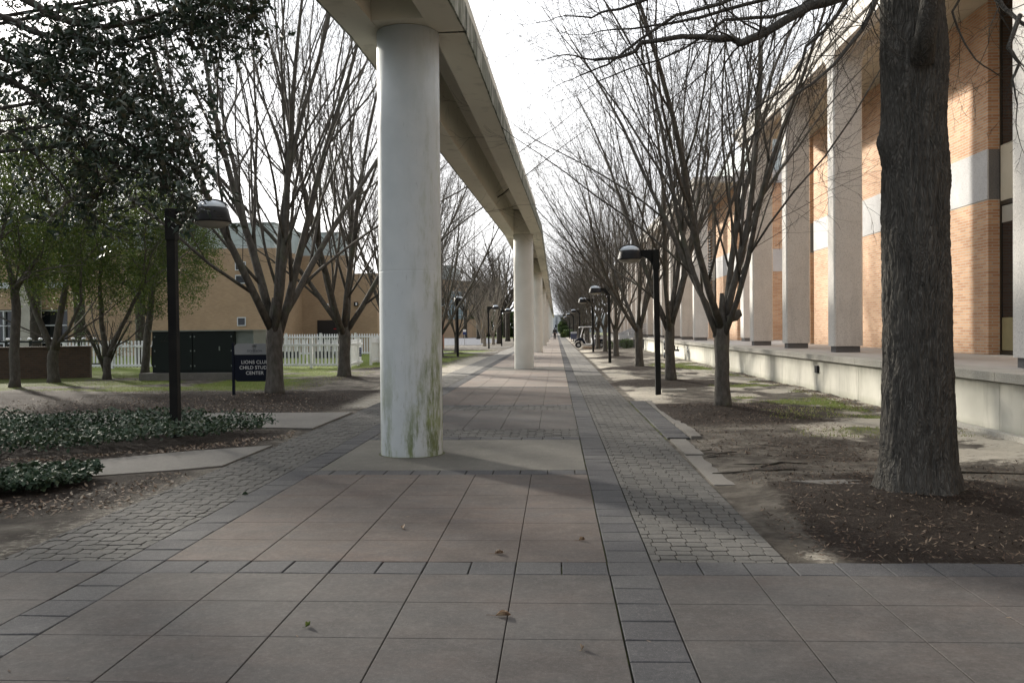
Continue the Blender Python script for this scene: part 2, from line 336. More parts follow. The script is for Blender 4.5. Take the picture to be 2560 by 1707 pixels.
def P(name, mb, mat, parent, smooth=False, world=False, bevel=0, label=None):
    if world:
        r = parent
        off = Vector((0, 0, 0))
        while r: off += Vector(r.location); r = r.parent
        mb.v = [(a-off.x, b_-off.y, c_-off.z) for a, b_, c_ in mb.v]
    o = bpy.data.objects.new(name, mesh(name, mb, mat, smooth)); COL.objects.link(o); o.parent = parent
    if bevel:
        bv = o.modifiers.new('bevel', 'BEVEL'); bv.width = bevel; bv.segments = 2; bv.limit_method = 'ANGLE'
    if label: o['label'] = label
    return o
def T(name, label, cat, loc=(0, 0, 0), rz=0, group=None):
    o = bpy.data.objects.new(name, None); COL.objects.link(o); o.location = loc; o.rotation_euler = (0, 0, rz); o.empty_display_size = .2
    return tag(o, label, cat, group)
def one(name, mb, mat, label, cat, group=None, smooth=False, kind=None, loc=(0, 0, 0)):
    o = bpy.data.objects.new(name, mesh(name, mb, mat, smooth)); COL.objects.link(o); o.location = loc
    return tag(o, label, cat, group, kind)
def struct(name, mb, mat, smooth=False): return one(name, mb, mat, None, None, kind='structure', smooth=smooth)
def dup(root, loc, rz=0, label=None, group=None, scale=None):
    r = root.copy(); COL.objects.link(r); r.location = loc; r.rotation_euler = (0, 0, rz)
    if scale: r.scale = scale
    if label: r['label'] = label
    if group: r['group'] = group
    for ch in list(root.children):
        c = ch.copy(); COL.objects.link(c); c.parent = r
        for g in list(ch.children):
            d = g.copy(); COL.objects.link(d); d.parent = c
    return r
def leaves(pts, dirs, L, W, rng, fold=.25, droop=0):
    """numpy leaf clouds : each leaf = 2 quads folded along the rib"""
    n = len(pts); p = np.array(pts, float); d = np.array(dirs, float)
    d += rng.normal(0, .35, (n, 3)); d[:, 2] -= droop; d /= np.linalg.norm(d, axis=1)[:, None]+1e-9
    u = rng.normal(0, 1, (n, 3)); u[:, 2] += 1.2
    s = np.cross(d, u); s /= np.linalg.norm(s, axis=1)[:, None]+1e-9; nn = np.cross(s, d)
    l = L*rng.uniform(.7, 1.2, (n, 1)); w = W*rng.uniform(.7, 1.2, (n, 1))
    base = p; mid1 = p+d*l*.35+s*w-nn*w*fold*0+nn*w*fold; mid2 = p+d*l*.35-s*w+nn*w*fold; c1 = p+d*l*.45; tip = p+d*l-nn*l*.08
    v = np.stack([base, mid1, c1+d*l*.0, mid2, tip], 1).reshape(-1, 3)
    k = np.arange(n)*5
    f = np.concatenate([np.stack([k, k+1, k+4, k+2], 1), np.stack([k, k+2, k+4, k+3], 1)])
    return v, f
def npmesh(name, v, f, mat):
    me = bpy.data.meshes.new(name); n = len(f); k = f.shape[1]
    me.vertices.add(len(v)); me.vertices.foreach_set('co', np.asarray(v, np.float32).ravel())
    me.loops.add(n*k); me.loops.foreach_set('vertex_index', f.astype(np.int32).ravel())
    me.polygons.add(n); me.polygons.foreach_set('loop_start', (np.arange(n)*k).astype(np.int32))
    me.update(calc_edges=True); me.validate(); me.materials.append(M[mat]); return me
def Pn(name, me, parent):
    o = bpy.data.objects.new(name, me); COL.objects.link(o); o.parent = parent; return o

# ------------------------------------------------------------ ground
RT = [(3.14, 17.1), (3.3, 26.2), (3.24, 35.3), (3.25, 48.9), (3.2, 58.7), (3.2, 69), (3.25, 79), (3.2, 89), (3.3, 99), (3.2, 110), (3.2, 121), (3.3, 133), (3.2, 145), (3.2, 158), (3.3, 172), (3.2, 188), (3.2, 206)]
LT = [(-6.83, 21.45), (-6.93, 29.1), (-6.9, 36.6), (-6.8, 44.1), (-6.7, 51.6), (-6.6, 59.0)]
OAK = (3.35, 8.45)
def paved(x, y):
    """1 inside the brick and slab paving"""
    m_ = (x > -3.97) & (x < 1.6)
    m_ |= (y < 6.14) & (x > -30) & (x < 30)
    m_ |= (x > 1.5) & (x < 1.98) & (y > 13.1) & (y < 19.9)
    return m_
SW1 = [(-3.97, 12.3), (-4.95, 11.7), (-5.9, 10.8), (-7.5, 9.7), (-9.5, 8.2), (-12, 6.6), (-12, 4.9), (-9.5, 6.6), (-7, 8.4), (-5.6, 9.45), (-4.9, 9.85), (-3.97, 10.45)]
SW2 = [(-3.97, 17.2), (-9, 17.1), (-16, 17.0), (-16, 14.9), (-8, 14.8), (-4.6, 14.5), (-3.97, 14.4)]
def inpoly(x, y, poly):
    c = np.zeros(np.shape(x), bool); n = len(poly)
    for i_ in range(n):
        (x1, y1), (x2, y2) = poly[i_], poly[(i_+1) % n]
        if y1 == y2: continue
        c ^= ((y1 > y) != (y2 > y)) & (x < (x2-x1)*(y-y1)/(y2-y1)+x1)
    return c
def gz(x, y):
    x = np.asarray(x, float); y = np.asarray(y, float)
    z = .05*(fbm(x*.5, y*.5, 3, 3)-.5)+.07*(fbm(x*1.7, y*1.7, 9, 4)-.45)+.022*(fbm(x*5.5, y*5.5, 19, 2)-.5)
    near = np.exp(-(np.maximum(0, y-45)/40)); z = z*near
    for tx, ty in RT+LT+[OAK]:
        d2 = (x-tx)**2+(y-ty)**2; z = z+.12*np.exp(-d2/(2*.7**2))
    # ease down to the paving edge
    dx = np.maximum(x-1.6, -3.97-x); dy = y-6.14
    d = np.minimum(np.where(dx > 0, dx, 9), 9); d = np.where(dx <= 0, -1, d); d = np.minimum(d, np.where(dy > 0, dy, -1))
    e = sst(0.0, .5, d)
    z = z*e-.012*(1-e)
    # soil stays level with the side walks and sinks under them
    nearw = np.exp(-np.maximum(0, np.abs(x+7)-5)*2)*sst(4, 6, y)*sst(20, 18.5, y); z = z*(1-.75*nearw)
    z = np.where(inpoly(x, y, SW1) | inpoly(x, y, SW2), -.05, z)
    z = np.where(paved(x, y), -.07, z)
    return z
def grid_axis(spans):
    a = []
    for x0, x1, s in spans: a += list(np.arange(x0, x1, s))
    a.append(spans[-1][1]); return np.array(sorted(set(np.round(a, 4))))
xs = grid_axis([(-600, -60, 60), (-60, -24, 4), (-24, -12, .6), (-12, -3.99, .13), (-3.99, 1.6, .8), (1.6, 7, .09), (7, 30, 4), (30, 600, 57)])
ys = grid_axis([(-40, 0, 8), (0, 5.9, 1), (5.9, 13, .09), (13, 30, .16), (30, 60, .5), (60, 130, 2), (130, 400, 15), (400, 3000, 200)])
GX, GY = np.meshgrid(xs, ys); GZ = gz(GX, GY)
v = np.stack([GX, GY, GZ], -1).reshape(-1, 3); nx, ny = len(xs), len(ys)
i = np.arange(nx-1)[None, :]+np.arange(ny-1)[:, None]*nx; i = i.ravel()
me = npmesh('ground', v, np.stack([i, i+1, i+nx+1, i+nx], 1), 'earth')
me.polygons.foreach_set('use_smooth', [True]*len(me.polygons))
X, Y = v[:, 0], v[:, 1]; n1 = fbm(X*.6, Y*.6, 21, 4); n2 = fbm(X*1.3, Y*1.3, 41, 4)
def ring(cx, cy, r): return sst(r, r*.55, np.hypot(X-cx, Y-cy)+(n2-.5)*.9)
mul = np.zeros_like(X)
for q_, (tx, ty) in enumerate(RT[:10]): mul = np.maximum(mul, ring(tx, ty, [3.3, 2.7, 2.3][min(q_, 2)]))
for tx, ty in LT: mul = np.maximum(mul, ring(tx, ty, 2.0)*.9)
mul = np.maximum(mul, sst(17.0, 17.5, Y)*sst(24.6, 22.6, Y+(n1-.5)*4)*sst(-3.9, -4.9, X))
mul = np.maximum(mul, sst(7.2, 8.0, Y)*sst(14.6, 14.2, Y)*sst(-3.9, -4.4, X)*.9)
mul = np.maximum(mul, sst(1.65, 2.1, X+(n1-.5)*.8)*sst(9.9, 8.9, Y+(n2-.5)*1.6)*sst(5.9, 6.3, Y)); mul = np.maximum(mul, .75*sst(2.0, 3.2, X)*sst(5.0, 4.2, X)*sst(14, 12.5, Y)*sst(10, 11, Y)*sst(.42, .55, n1))
mul = np.maximum(mul, .62*sst(-12.5, -14.5, X)*sst(40, 30, Y)*sst(20, 23, Y))
gr = np.zeros_like(X)
gr = np.maximum(gr, sst(23.0, 24.5, Y)*sst(46, 40, Y)*sst(-6.5, -8.5, X)*sst(.36, .5, n1+.06))
gr = np.maximum(gr, sst(-4.6, -5.6, X+(n1-.5)*1.0)*sst(33, 38, Y)*sst(72, 66, Y))
gr = np.maximum(gr, sst(3.4, 4.4, X)*sst(6.2, 5.8, X)*sst(12, 15, Y)*sst(44, 38, Y)*sst(.46, .58, n1))
gr = np.maximum(gr, .8*sst(-3.9, -6, X)*sst(150, 160, Y)); gr = np.maximum(gr, .75*sst(7, 12, X)*sst(130, 140, Y))
sa = np.zeros_like(X)
sa = np.maximum(sa, sst(1.6, 1.8, X)*sst(3.2, 2.3, X+(n1-.5)*1.4)*sst(14, 20, Y)*.95*sst(.3, .55, n2+.12))
sa = np.maximum(sa, sst(3.2, 4.2, X)*sst(7, 12, Y+(n1-.5)*5)*sst(60, 45, Y)*sst(.42, .6, n2+.03))
sa = np.maximum(sa, sst(-5.9, -4.5, X)*sst(-3.8, -4.0, X)*sst(17, 19, Y)*sst(60, 50, Y)*.9)
sa = np.maximum(sa, np.exp(-(((X-1.85)/.22)**2+((Y-6.35)/.25)**2))*.9)
sa = np.maximum(sa, sst(-4.7, -4.1, X)*sst(-3.8, -4.0, X)*sst(12, 9, Y)*.55)
for nme, arr in (('mulch', mul), ('grass', gr), ('sand', sa)):
    a = me.attributes.new(nme, 'FLOAT', 'POINT'); a.data.foreach_set('value', (arr*.55).astype(np.float32))
g = bpy.data.objects.new('ground', me); COL.objects.link(g); g['kind'] = 'structure'
def gzs(x, y): return float(gz(np.array([x]), np.array([y]))[0])

# ------------------------------------------------------------ paving
rs = random.Random(5)
b = MB(); b.poly([(-30, -12, -.03), (30, -12, -.03), (30, 6.13, -.03), (-30, 6.13, -.03)])
b.poly([(-3.95, 6.14, -.026), (1.6, 6.14, -.026), (1.6, 330, -.026), (-3.95, 330, -.026)])
b.poly([(1.604, 13.1, -.028), (1.96, 13.1, -.028), (1.96, 19.9, -.028), (1.604, 19.9, -.028)])
struct('path_bed', b, 'joint_soil')
def heave(x, y): return .010*(float(vnoise(x*.45+3, y*.4, 77))-.5)+.006*(float(vnoise(x*1.4, y*1.3, 78))-.5)
def stone(mb, x0, y0, x1, y1, g=.004, z=0, tilt=.001, bev=.005, hv=True):
    x0 += g; y0 += g; x1 -= g; y1 -= g
    if x1-x0 < .02 or y1-y0 < .02: return
    t = [z+rs.uniform(-tilt, tilt)+(heave(px, py) if hv else 0) for px, py in ((x0, y0), (x1, y0), (x1, y1), (x0, y1))]
    n = len(mb.v); e = bev
    mb.v += [(x0, y0, t[0]-e), (x1, y0, t[1]-e), (x1, y1, t[2]-e), (x0, y1, t[3]-e),
             (x0+e, y0+e, t[0]), (x1-e, y0+e, t[1]), (x1-e, y1-e, t[2]), (x0+e, y1-e, t[3]),
             (x0, y0, -.03), (x1, y0, -.03), (x1, y1, -.03), (x0, y1, -.03)]
    mb.f += [(n+4, n+5, n+6, n+7)]+[(n+i, n+(i+1) % 4, n+4+(i+1) % 4, n+4+i) for i in range(4)]+[(n+8+i, n+8+(i+1) % 4, n+(i+1) % 4, n+i) for i in range(4)]
slab, pink, grey, dark, octo, conc, sunlit, osunlit = [MB() for _ in range(8)]
XL, XR, TI = -2.75, .335, .617
def tiles(mb, x0, x1, y0, y1, tx=TI, ty=.61, gx=.0028, gy=.0018):
    nx_ = max(1, round((x1-x0)/tx)); ny_ = max(1, round((y1-y0)/ty))
    for a in range(nx_):
        for c_ in range(ny_):
            X0 = x0+(x1-x0)*a/nx_; X1 = x0+(x1-x0)*(a+1)/nx_; Y0 = y0+(y1-y0)*c_/ny_; Y1 = y0+(y1-y0)*(c_+1)/ny_
            k = len(mb.v); stone(mb, X0, Y0, X1, Y1, 0, tilt=0, bev=.003)
            # thin transverse joints, wider long joints
            for q in range(k, len(mb.v)):
                vx, vy, vz = mb.v[q]
                vx += gx if vx < (X0+X1)/2 else -gx; vy += gy if vy < (Y0+Y1)/2 else -gy; mb.v[q] = (vx, vy, vz)
def octs(x0, x1, y0, y1):
    c_ = .128; h, s_ = .075, .053; g_ = .0032
    for j in range(int(math.floor(y0/c_)), int(math.ceil(y1/c_))+1):
        for i_ in range(int(math.floor(x0/c_)), int(math.ceil(x1/c_))+1):
            cx, cy = i_*c_, j*c_
            if (i_+j) % 2 == 0: o = [(h, -s_), (h, s_), (s_, h), (-s_, h), (-h, s_), (-h, -s_), (-s_, -h), (s_, -h)]
            else: o = [(s_, -s_), (s_, s_), (-s_, s_), (-s_, -s_)]
            k = 1-g_/.06
            pts = [(min(max(cx+px*k, x0), x1), min(max(cy+py*k*.965, y0), y1)) for px, py in o]
            ar = abs(sum(pts[q][0]*pts[(q+1) % len(pts)][1]-pts[(q+1) % len(pts)][0]*pts[q][1] for q in range(len(pts))))/2
            if ar < .0018: continue
            mx_ = sum(p[0] for p in pts)/len(pts); my = sum(p[1] for p in pts)/len(pts)
            z = heave(mx_, my)-.002+rs.uniform(-.0025, .0025); n = len(octo.v); m_ = len(pts)
            sl_x, sl_y = rs.uniform(-.02, .02), rs.uniform(-.02, .02)
            zz = lambda p: z+(p[0]-mx_)*sl_x+(p[1]-my)*sl_y
            octo.v += [(mx_+(p[0]-mx_)*.955, my+(p[1]-my)*.955, zz(p)) for p in pts]+[(p[0], p[1], zz(p)-.0025) for p in pts]+[(p[0], p[1], -.026) for p in pts]
            octo.f.append(tuple(n+q for q in range(m_)))
            for q in range(m_):
                r_ = (q+1) % m_; octo.f.append((n+m_+q, n+m_+r_, n+r_, n+q)); octo.f.append((n+2*m_+q, n+2*m_+r_, n+m_+r_, n+m_+q))
def row(y0, y1, x0=XL, x1=XR, s_=.305, mb=None, off=0.):
    if not off: s_ = (x1-x0)/round((x1-x0)/s_)
    x = x0-off
    while x < x1-.015:
        stone(mb or dark, max(x, x0), y0, min(x+s_, x1), y1, .004, tilt=.003); x += s_
def colm(x0, x1, y0, y1, s_=.305):
    y = y0
    while y < y1-.05: stone(dark, x0, y, x1, min(y+s_, y1), .004, tilt=.004); y += s_
# cross walk in the foreground (two slab fields and their borders)
tiles(slab, XL, XR, -2.72, 5.82); tiles(slab, .64, .64+.61*14, -2.72, 5.82, .61); tiles(slab, -3.055-.61*14, -3.055, -2.72, 5.82, .61)
colm(XR+.004, .64, -2.72, 5.82); colm(-3.055, XL, -2.72, 5.82)
row(5.82, 6.135, XL, XR); row(5.82, 6.135, .64, 9.2); row(5.82, 6.135, -11.6, -3.055); row(5.82, 6.135, XR, .64, .31); row(5.82, 6.135, -3.055, XL, .31)
tiles(pink, XL, XR, 6.14, 9.85)
row(9.85, 10.15, off=.1)
stone(grey, XL, 10.15, XR, 12.95, .006, tilt=0, bev=.006)
row(12.95, 13.25, off=.2); octs(XL, XR, 13.25, 14.27)
tiles(slab, XL, XR, 14.27, 17.75, TI, 3.4); octs(XL, XR, 17.75, 18.7); row(18.7, 19.0)
tiles(pink, XL, XR, 19.0, 24.6, TI, 1.5); row(24.6, 24.9); tiles(sunlit, XL, XR, 24.9, 29.6); row(29.6, 29.9)
tiles(sunlit, XL, XR, 29.9, 34.8); stone(grey, XL, 34.8, XR, 37.6, .006, tilt=0)
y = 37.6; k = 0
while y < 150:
    row(y, y+.3); tiles([sunlit, sunlit][k % 2], XL, XR, y+.3, y+5.2, TI, 1.22); y += 5.2; k += 1
stone(sunlit, XL, y, XR, 330, .004, tilt=0, hv=False)
colm(XR+.004, .64, 6.14, 90, .305); colm(-3.055, XL, 6.14, 90, .305)
stone(dark, XR, 90, .64, 330, .004, hv=False); stone(dark, -3.055, 90, XL, 330, .004, hv=False)
octs(.645, 1.56, 6.14, 31); octs(-3.95, -3.06, 6.14, 31)
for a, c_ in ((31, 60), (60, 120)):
    tiles(osunlit, .645, 1.58, a, c_, .31, .61 if a < 50 else 3, .003, .003); tiles(osunlit, -3.95, -3.06, a, c_, .31, .61 if a < 50 else 3, .003, .003)
stone(osunlit, .645, 120, 1.58, 330, hv=False); stone(osunlit, -3.95, 120, -3.06, 330, hv=False)
colm(1.61, 1.94, 13.15, 19.8)
# concrete kerb edging right, heaved by roots
for y0, y1, x0, w_, z in ((9.2, 11.3, 1.60, .2, .0), (11.35, 12.9, 1.62, .22, .012), (13.1, 14.9, 1.95, .16, .03), (15.0, 17.2, 1.95, .15, .01), (17.3, 19.9, 1.96, .14, .0)):
    n = 12; pts = [(x0, y0)]+[(x0+w_+rs.uniform(-.02, .02), y0+(y1-y0)*q/n) for q in range(n+1)]+[(x0, y1)]
    conc.prism(pts, 'z', -.05, z)
# side walks on the left
conc.prism([(-3.97, 12.3), (-4.95, 11.7), (-5.9, 10.8), (-7.5, 9.7), (-9.5, 8.2), (-12, 6.6), (-12, 4.9), (-9.5, 6.6), (-7, 8.4), (-5.6, 9.45), (-4.9, 9.85), (-4.4, 10.12), (-3.97, 10.45)], 'z', -.06, .014)
conc.prism([(-3.97, 17.2), (-9, 17.1), (-16, 17.0), (-16, 14.9), (-8, 14.8), (-4.6, 14.5), (-3.97, 14.4)], 'z', -.06, .02)
conc.prism([(-3.99, 62), (-30, 62.5), (-30, 60.5), (-3.99, 60)], 'z', -.05, .03)
conc.prism([(-3.99, 80), (-24, 84), (-24, 81.5), (-3.99, 77)], 'z', -.05, .03)
conc.prism([(1.62, 97), (6, 97), (6, 95.5), (1.62, 95.5)], 'z', -.05, .03)
for nme, mb_, mt in (('path_slabs', slab, 'slab'), ('path_pink_slabs', pink, 'slab_pink'), ('path_sunlit_slabs', sunlit, 'slab_sunlit'), ('path_sunlit_pavers', osunlit, 'octagon_sunlit'), ('path_column_pads', grey, 'slab_grey'), ('path_border_pavers', dark, 'dark_paver'), ('path_octagon_pavers', octo, 'octagon_paver'), ('sidewalk', conc, 'plain_concrete')):
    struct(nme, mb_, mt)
b = MB(); b.prism([(-8.0, 92), (-60, 88), (-60, 176), (-14, 176), (-7.2, 120)], 'z', -.05, .012); struct('road', b, 'asphalt')

# ------------------------------------------------------------ guideway
GWX = {-1: (-3.75, -13.2), 0: (-1.88, 11.55)}
cols = [(-1.88, 11.55)]+[(-1.29, 36.3+24.75*k_) for k_ in range(12)]
pts_all = [(-3.75, -13.2)]+cols
ZU = 5.42
sec_main = [(-.74, ZU), (-.33, ZU), (-.33, ZU+.93), (.33, ZU+.93), (.33, ZU), (.74, ZU), (.735, ZU+.34), (.5, ZU+.42), (.5, ZU+1.3), (-.5, ZU+1.3), (-.5, ZU+.42), (-.735, ZU+.34)]
gg = 'white round columns of the elevated guideway'
def along(p, q):
    p = Vector((*p, 0)); q = Vector((*q, 0)); d = (q-p).normalized(); return p, q, d, Vector((d.y, -d.x, 0))
for k_ in range(len(pts_all)-1):
    p, q, d, s_ = along(pts_all[k_], pts_all[k_+1]); L = (q-p).length
    nth = ['overhead span running back over the camera', 'first full span beyond the nearest column', 'second span along the path', 'third span along the path', 'fourth span along the path'][k_] if k_ < 5 else ['sixth', 'seventh', 'eighth', 'ninth', 'tenth', 'eleventh', 'twelfth', 'last'][min(k_-5, 7)]+' and distant span along the path'
    t_ = T('guideway_span', 'beige concrete monorail girder, '+nth, 'guideway beam', (p.x, p.y, ZU), 0, 'beams of the elevated guideway')
    a0, a1 = .012, L-.012
    mb_ = MB(); n = 0; ring_n = len(sec_main)
    for a in (a0, a1):
        c_ = p+d*a; mb_.v += [tuple(c_+s_*x+Vector((0, 0, z))) for x, z in sec_main]
    for i_ in range(ring_n): mb_.f.append((i_, (i_+1) % ring_n, ring_n+(i_+1) % ring_n, ring_n+i_))
    P('girder', mb_, 'girder_concrete', t_, world=True)
    for sg in (-1, 1):       # weathered outer edge strip
        e = MB(); z0, z1 = ZU-.004, ZU+.345; o0, o1 = .741, .765
        prof = [(sg*o0, z0), (sg*o1, z0), (sg*o1, z1), (sg*o0, z1)]; nb = 60 if k_ < 2 else 8
        for j in range(nb+1):
            c_ = p+d*(a0+(a1-a0)*j/nb); wob = rs.uniform(-.004, .004)
            e.v += [tuple(c_+s_*(x+wob*sg)+Vector((0, 0, z+wob))) for x, z in prof]
        for j in range(nb):
            for i_ in range(4): e.f.append((j*4+i_, j*4+(i_+1) % 4, (j+1)*4+(i_+1) % 4, (j+1)*4+i_))
        P('edge_strip', e, 'girder_edge', t_, world=True)
    for a, bb in ((0.012, .55), (L-.55, L-.012)):
        mb_ = MB(); e = .002
        quad = [p+d*a-s_*.327, p+d*a+s_*.327, p+d*bb+s_*.327, p+d*bb-s_*.327]
        mb_.prism([(c_.x, c_.y) for c_ in quad], 'z', ZU+.004, ZU+.9); P('diaphragm', mb_, 'girder_concrete', t_, world=True)
clab = ['nearest white guideway column, streaked with green algae', 'second white guideway column, clean with a dark scuff low down', 'third white guideway column from the camera', 'fourth white guideway column from the camera', 'fifth white guideway column from the camera']
for k_, (cx, cy) in enumerate(cols):
    mb_ = MB(); prof = [(.395, -.03), (.4, .0), (.4, 1.3), (.4, 2.33), (.4, 2.345), (.3988, 2.3485), (.3988, 2.3515), (.4, 2.355), (.4, 2.37), (.4, 4.2), (.4, ZU-.004)]
    mb_.lathe(prof, 0, 0, 64 if k_ < 2 else 24)
    o = one('guideway_column', mb_, 'column_paint' if k_ == 0 else 'column_paint_clean', clab[k_] if k_ < 5 else 'far white guideway column, number %d from the camera' % (k_+1), 'column', gg, True, loc=(cx, cy, 0))
    if k_ == 0:      # dark moss line where the pad meets the shaft
        mr = MB(); mr.lathe([(.398, .0), (.425, .004), (.43, .001)], 0, 0, 48, False); P('moss_ring', mr, 'joint_soil', o, True)

# ------------------------------------------------------------ terrace and right-hand building
BX, XC, XCI, SP = 10.0, 7.3, 8.05, 4.866
FZ = .92
tw = T('terrace_wall', 'cream concrete retaining wall with projecting stone cap beside the dirt strip', 'retaining wall', (6.4, 30, 0))
wall = MB(); cap = MB(); y = -8
while y < 65.9:
    y1 = min(y+3.05, 65.9); wall.box(6.44, y+.006, -.2, 7.0, y1-.006, .76); y = y1
P('wall', wall, 'terrace_wall', tw, world=True)
y = -8
while y < 65.9:
    y1 = min(y+1.52, 65.9); cap.box(6.33, y+.003, .782, 7.0, y1-.003, FZ); y = y1
P('cap', cap, 'cap_stone', tw, world=True, bevel=.008)
P('footing', MB().box(6.3, -8, -.2, 6.437, 15.5, .07), 'cap_stone', tw, world=True, bevel=.01)
P('joint_backing', MB().box(6.5, -8, -.2, 6.9, 65.88, .779), 'base_block', tw, world=True)
P('vent_box', MB().box(6.38, 22.3, .46, 6.45, 22.5, .64), 'black_metal', tw, world=True, bevel=.01)
bp = MB(); bp.tube([(6.42, 43.9, .66), (6.36, 43.9, .66), (6.36, 43.85, .62), (6.36, 43.65, .42), (6.36, 43.5, .4)], [.02]*5, 8); P('bracket', bp, 'iron', tw, world=True)
struct('terrace', MB().box(7.0, -8, -.2, 30, 65.9, FZ-.004), 'terrace_floor')
bld = T('brick_building', 'two storey orange brick building with grey band and tall stone colonnade on the right', 'building', (BX, 25, FZ))
slots = [((19.9 if q == 0 else 20.74)+4.84*q, 21.26+4.84*q) for q in range(-4, 4)]
y = -8
for a, c_ in slots+[(36.6, None)]:
    w_ = MB().box(BX, y, FZ, BX+.6, a, 4.5); P('wall', w_, 'orange_brick', bld, world=True)
    w_ = MB().box(BX, y, 5.66, BX+.6, a, 9.3); P('wall', w_, 'orange_brick', bld, world=True)
    P('band_panel', MB().box(BX-.012, y+.012, 4.512, BX+.59, a-.012, 5.668), 'grey_panel', bld, world=True)
    P('band_joint', MB().box(BX+.02, y+.01, 4.498, BX+.58, a-.01, 5.682), 'base_block', bld, world=True)
    if c_ is None: break
    wd = P('window', MB().box(BX+.26, a, FZ, BX+.3, a+.06, 9.4).box(BX+.26, c_-.06, FZ, BX+.3, c_, 9.4).box(BX+.24, a+.062, FZ, BX+.32, c_-.062, FZ+.08).box(BX+.24, a+.062, 4.35, BX+.32, c_-.062, 4.44), 'bronze_frame', bld, world=True)
    P('pane', MB().box(BX+.28, a+.065, FZ+.08, BX+.29, c_-.065, 4.34).box(BX+.28, a+.065, 5.75, BX+.29, c_-.065, 9.3), 'dark_glass', wd, world=True)
    P('spandrel', MB().box(BX+.25, a+.065, 4.45, BX+.3, c_-.065, 5.72), 'smooth_beige', wd, world=True)
    P('blind', MB().box(BX+.272, a+.08, 3.95, BX+.277, c_-.08, 4.33), 'blind', wd, world=True)
    P('board', MB().box(BX+.272, a+.2, FZ+.1, BX+.277, c_-.08, FZ+.85), 'yellow_board', wd, world=True)
    y = c_
P('back_wall', MB().box(BX+.61, -8, FZ, 22, 36.6, 9.3), 'orange_brick', bld, world=True)
# roof: soffit, fascia beam with rounded corners over the columns
P('soffit', MB().box(XC+.35, -8, 9.06, BX-.004, 36.2, 9.14), 'smooth_beige', bld, world=True)
P('roof', MB().box(XC-.1, -8, 9.303, 22, 36.9, 9.42), 'aggregate', bld, world=True)
fas = MB()
def fascia_bay(mb_, ya, yb, r_=.38, zb=8.75, zt=9.14, xa=XC, xb=XC+.34):
    n_ = 7; pts = [(ya, zt), (ya, zb-r_)]
    pts += [(ya+r_-r_*math.cos(q/n_*math.pi/2), zb-r_+r_*math.sin(q/n_*math.pi/2)) for q in range(1, n_+1)]
    pts += [(yb-r_+r_*math.sin(q/n_*math.pi/2), zb-r_+r_*math.cos(q/n_*math.pi/2)) for q in range(0, n_)]
    pts += [(yb, zb-r_), (yb, zt)]
    mb_.prism(pts[::-1], 'x', xa, xb)
coly = [24.47-SP*4, 24.47-SP*3, 24.47-SP*2, 24.47-SP, 24.47, 24.47+SP, 34.2]     # far faces
for a, c_ in zip(coly[:-1], coly[1:]): fascia_bay(fas, a+.001, c_-.551)
P('fascia', fas, 'aggregate', bld, world=True)
P('fascia', MB().box(XC-.07, -8, 8.98, XC-.002, 36.2, 9.30), 'aggregate', bld, world=True)
P('fascia', MB().box(XC+.002, 34.202, 8.75, XC+.34, 36.2, 9.14), 'aggregate', bld, world=True)
P('fascia', MB().box(XC+.002, -8, 8.75, XC+.34, 4.45, 9.14), 'aggregate', bld, world=True)
def stone_col(mb_, x0, x1, y0, y1, z0=FZ+.16, z1=9.055, ch=.035, fl=.45):
    # shaft with chamfered corners, head flaring inward towards the wall
    def sec(xa, xb, z): return [(xa+ch, y0, z), (xb-ch, y0, z), (xb, y0+ch, z), (xb, y1-ch, z), (xb-ch, y1, z), (xa+ch, y1, z), (xa, y1-ch, z), (xa, y0+ch, z)]
    rings = [sec(x0, x1, z0), sec(x0, x1, 8.3)]
    for q in range(1, 8): rings.append(sec(x0, x1+fl*(1-math.cos(q/7*math.pi/2)), 8.3+(z1-8.3)*math.sin(q/7*math.pi/2)))
    n = len(mb_.v)
    for r_ in rings: mb_.v += r_
    for j in range(len(rings)-1):
        for i_ in range(8): mb_.f.append((n+j*8+i_, n+j*8+(i_+1) % 8, n+(j+1)*8+(i_+1) % 8, n+(j+1)*8+i_))
    mb_.f.append(tuple(n+i_ for i_ in range(8))[::-1]); mb_.f.append(tuple(n+(len(rings)-1)*8+i_ for i_ in range(8)))
def colonnade(parent, ylist, x0=XC, x1=XCI):
    for yf in ylist:
        c_ = MB(); stone_col(c_, x0, x1, yf-.55, yf); o = P('column', c_, 'aggregate', parent, world=True)
        P('base', MB().box(x0+.06, yf-.49, FZ, x1-.06, yf-.06, FZ+.158), 'base_block', o, world=True)
colonnade(bld, coly)
# second block behind, same levels
b2 = T('brick_building', 'farther brick building with grey attic storey and louvred opening behind the bare trees', 'building', (9.5, 60, FZ))
P('wall', MB().box(9.5, 47.5, FZ, 22, 128, 4.5), 'orange_brick', b2, world=True)
P('wall', MB().box(9.5, 47.5, 5.68, 22, 128, 9.1), 'orange_brick', b2, world=True)
P('band_panel', MB().box(9.488, 47.49, 4.505, 22, 128, 5.675), 'grey_panel', b2, world=True)
P('cornice', MB().box(9.3, 47.3, 9.1, 22, 128.2, 9.75), 'grey_panel', b2, world=True)
P('attic', MB().box(10.5, 48.5, 9.75, 22, 127, 11.6), 'metal_roof', b2, world=True)
for a in (53.6, 58.5, 63.4, 73.1, 77.9, 82.8, 92.5, 97.3, 107, 116.7):
    w_ = P('window', MB().box(9.44, a, FZ+.05, 9.485, a+.9, 9.0), 'bronze_frame', b2, world=True)
    P('pane', MB().box(9.42, a+.06, FZ+.1, 9.438, a+.84, 4.4).box(9.42, a+.06, 5.8, 9.438, a+.84, 8.9), 'dark_glass', w_, world=True)
lv = MB()
for q in range(30): lv.box(9.36, 54.8, 1.9+q*.19, 9.484, 56.2, 1.99+q*.19)
P('louvre', lv, 'base_block', b2, world=True)
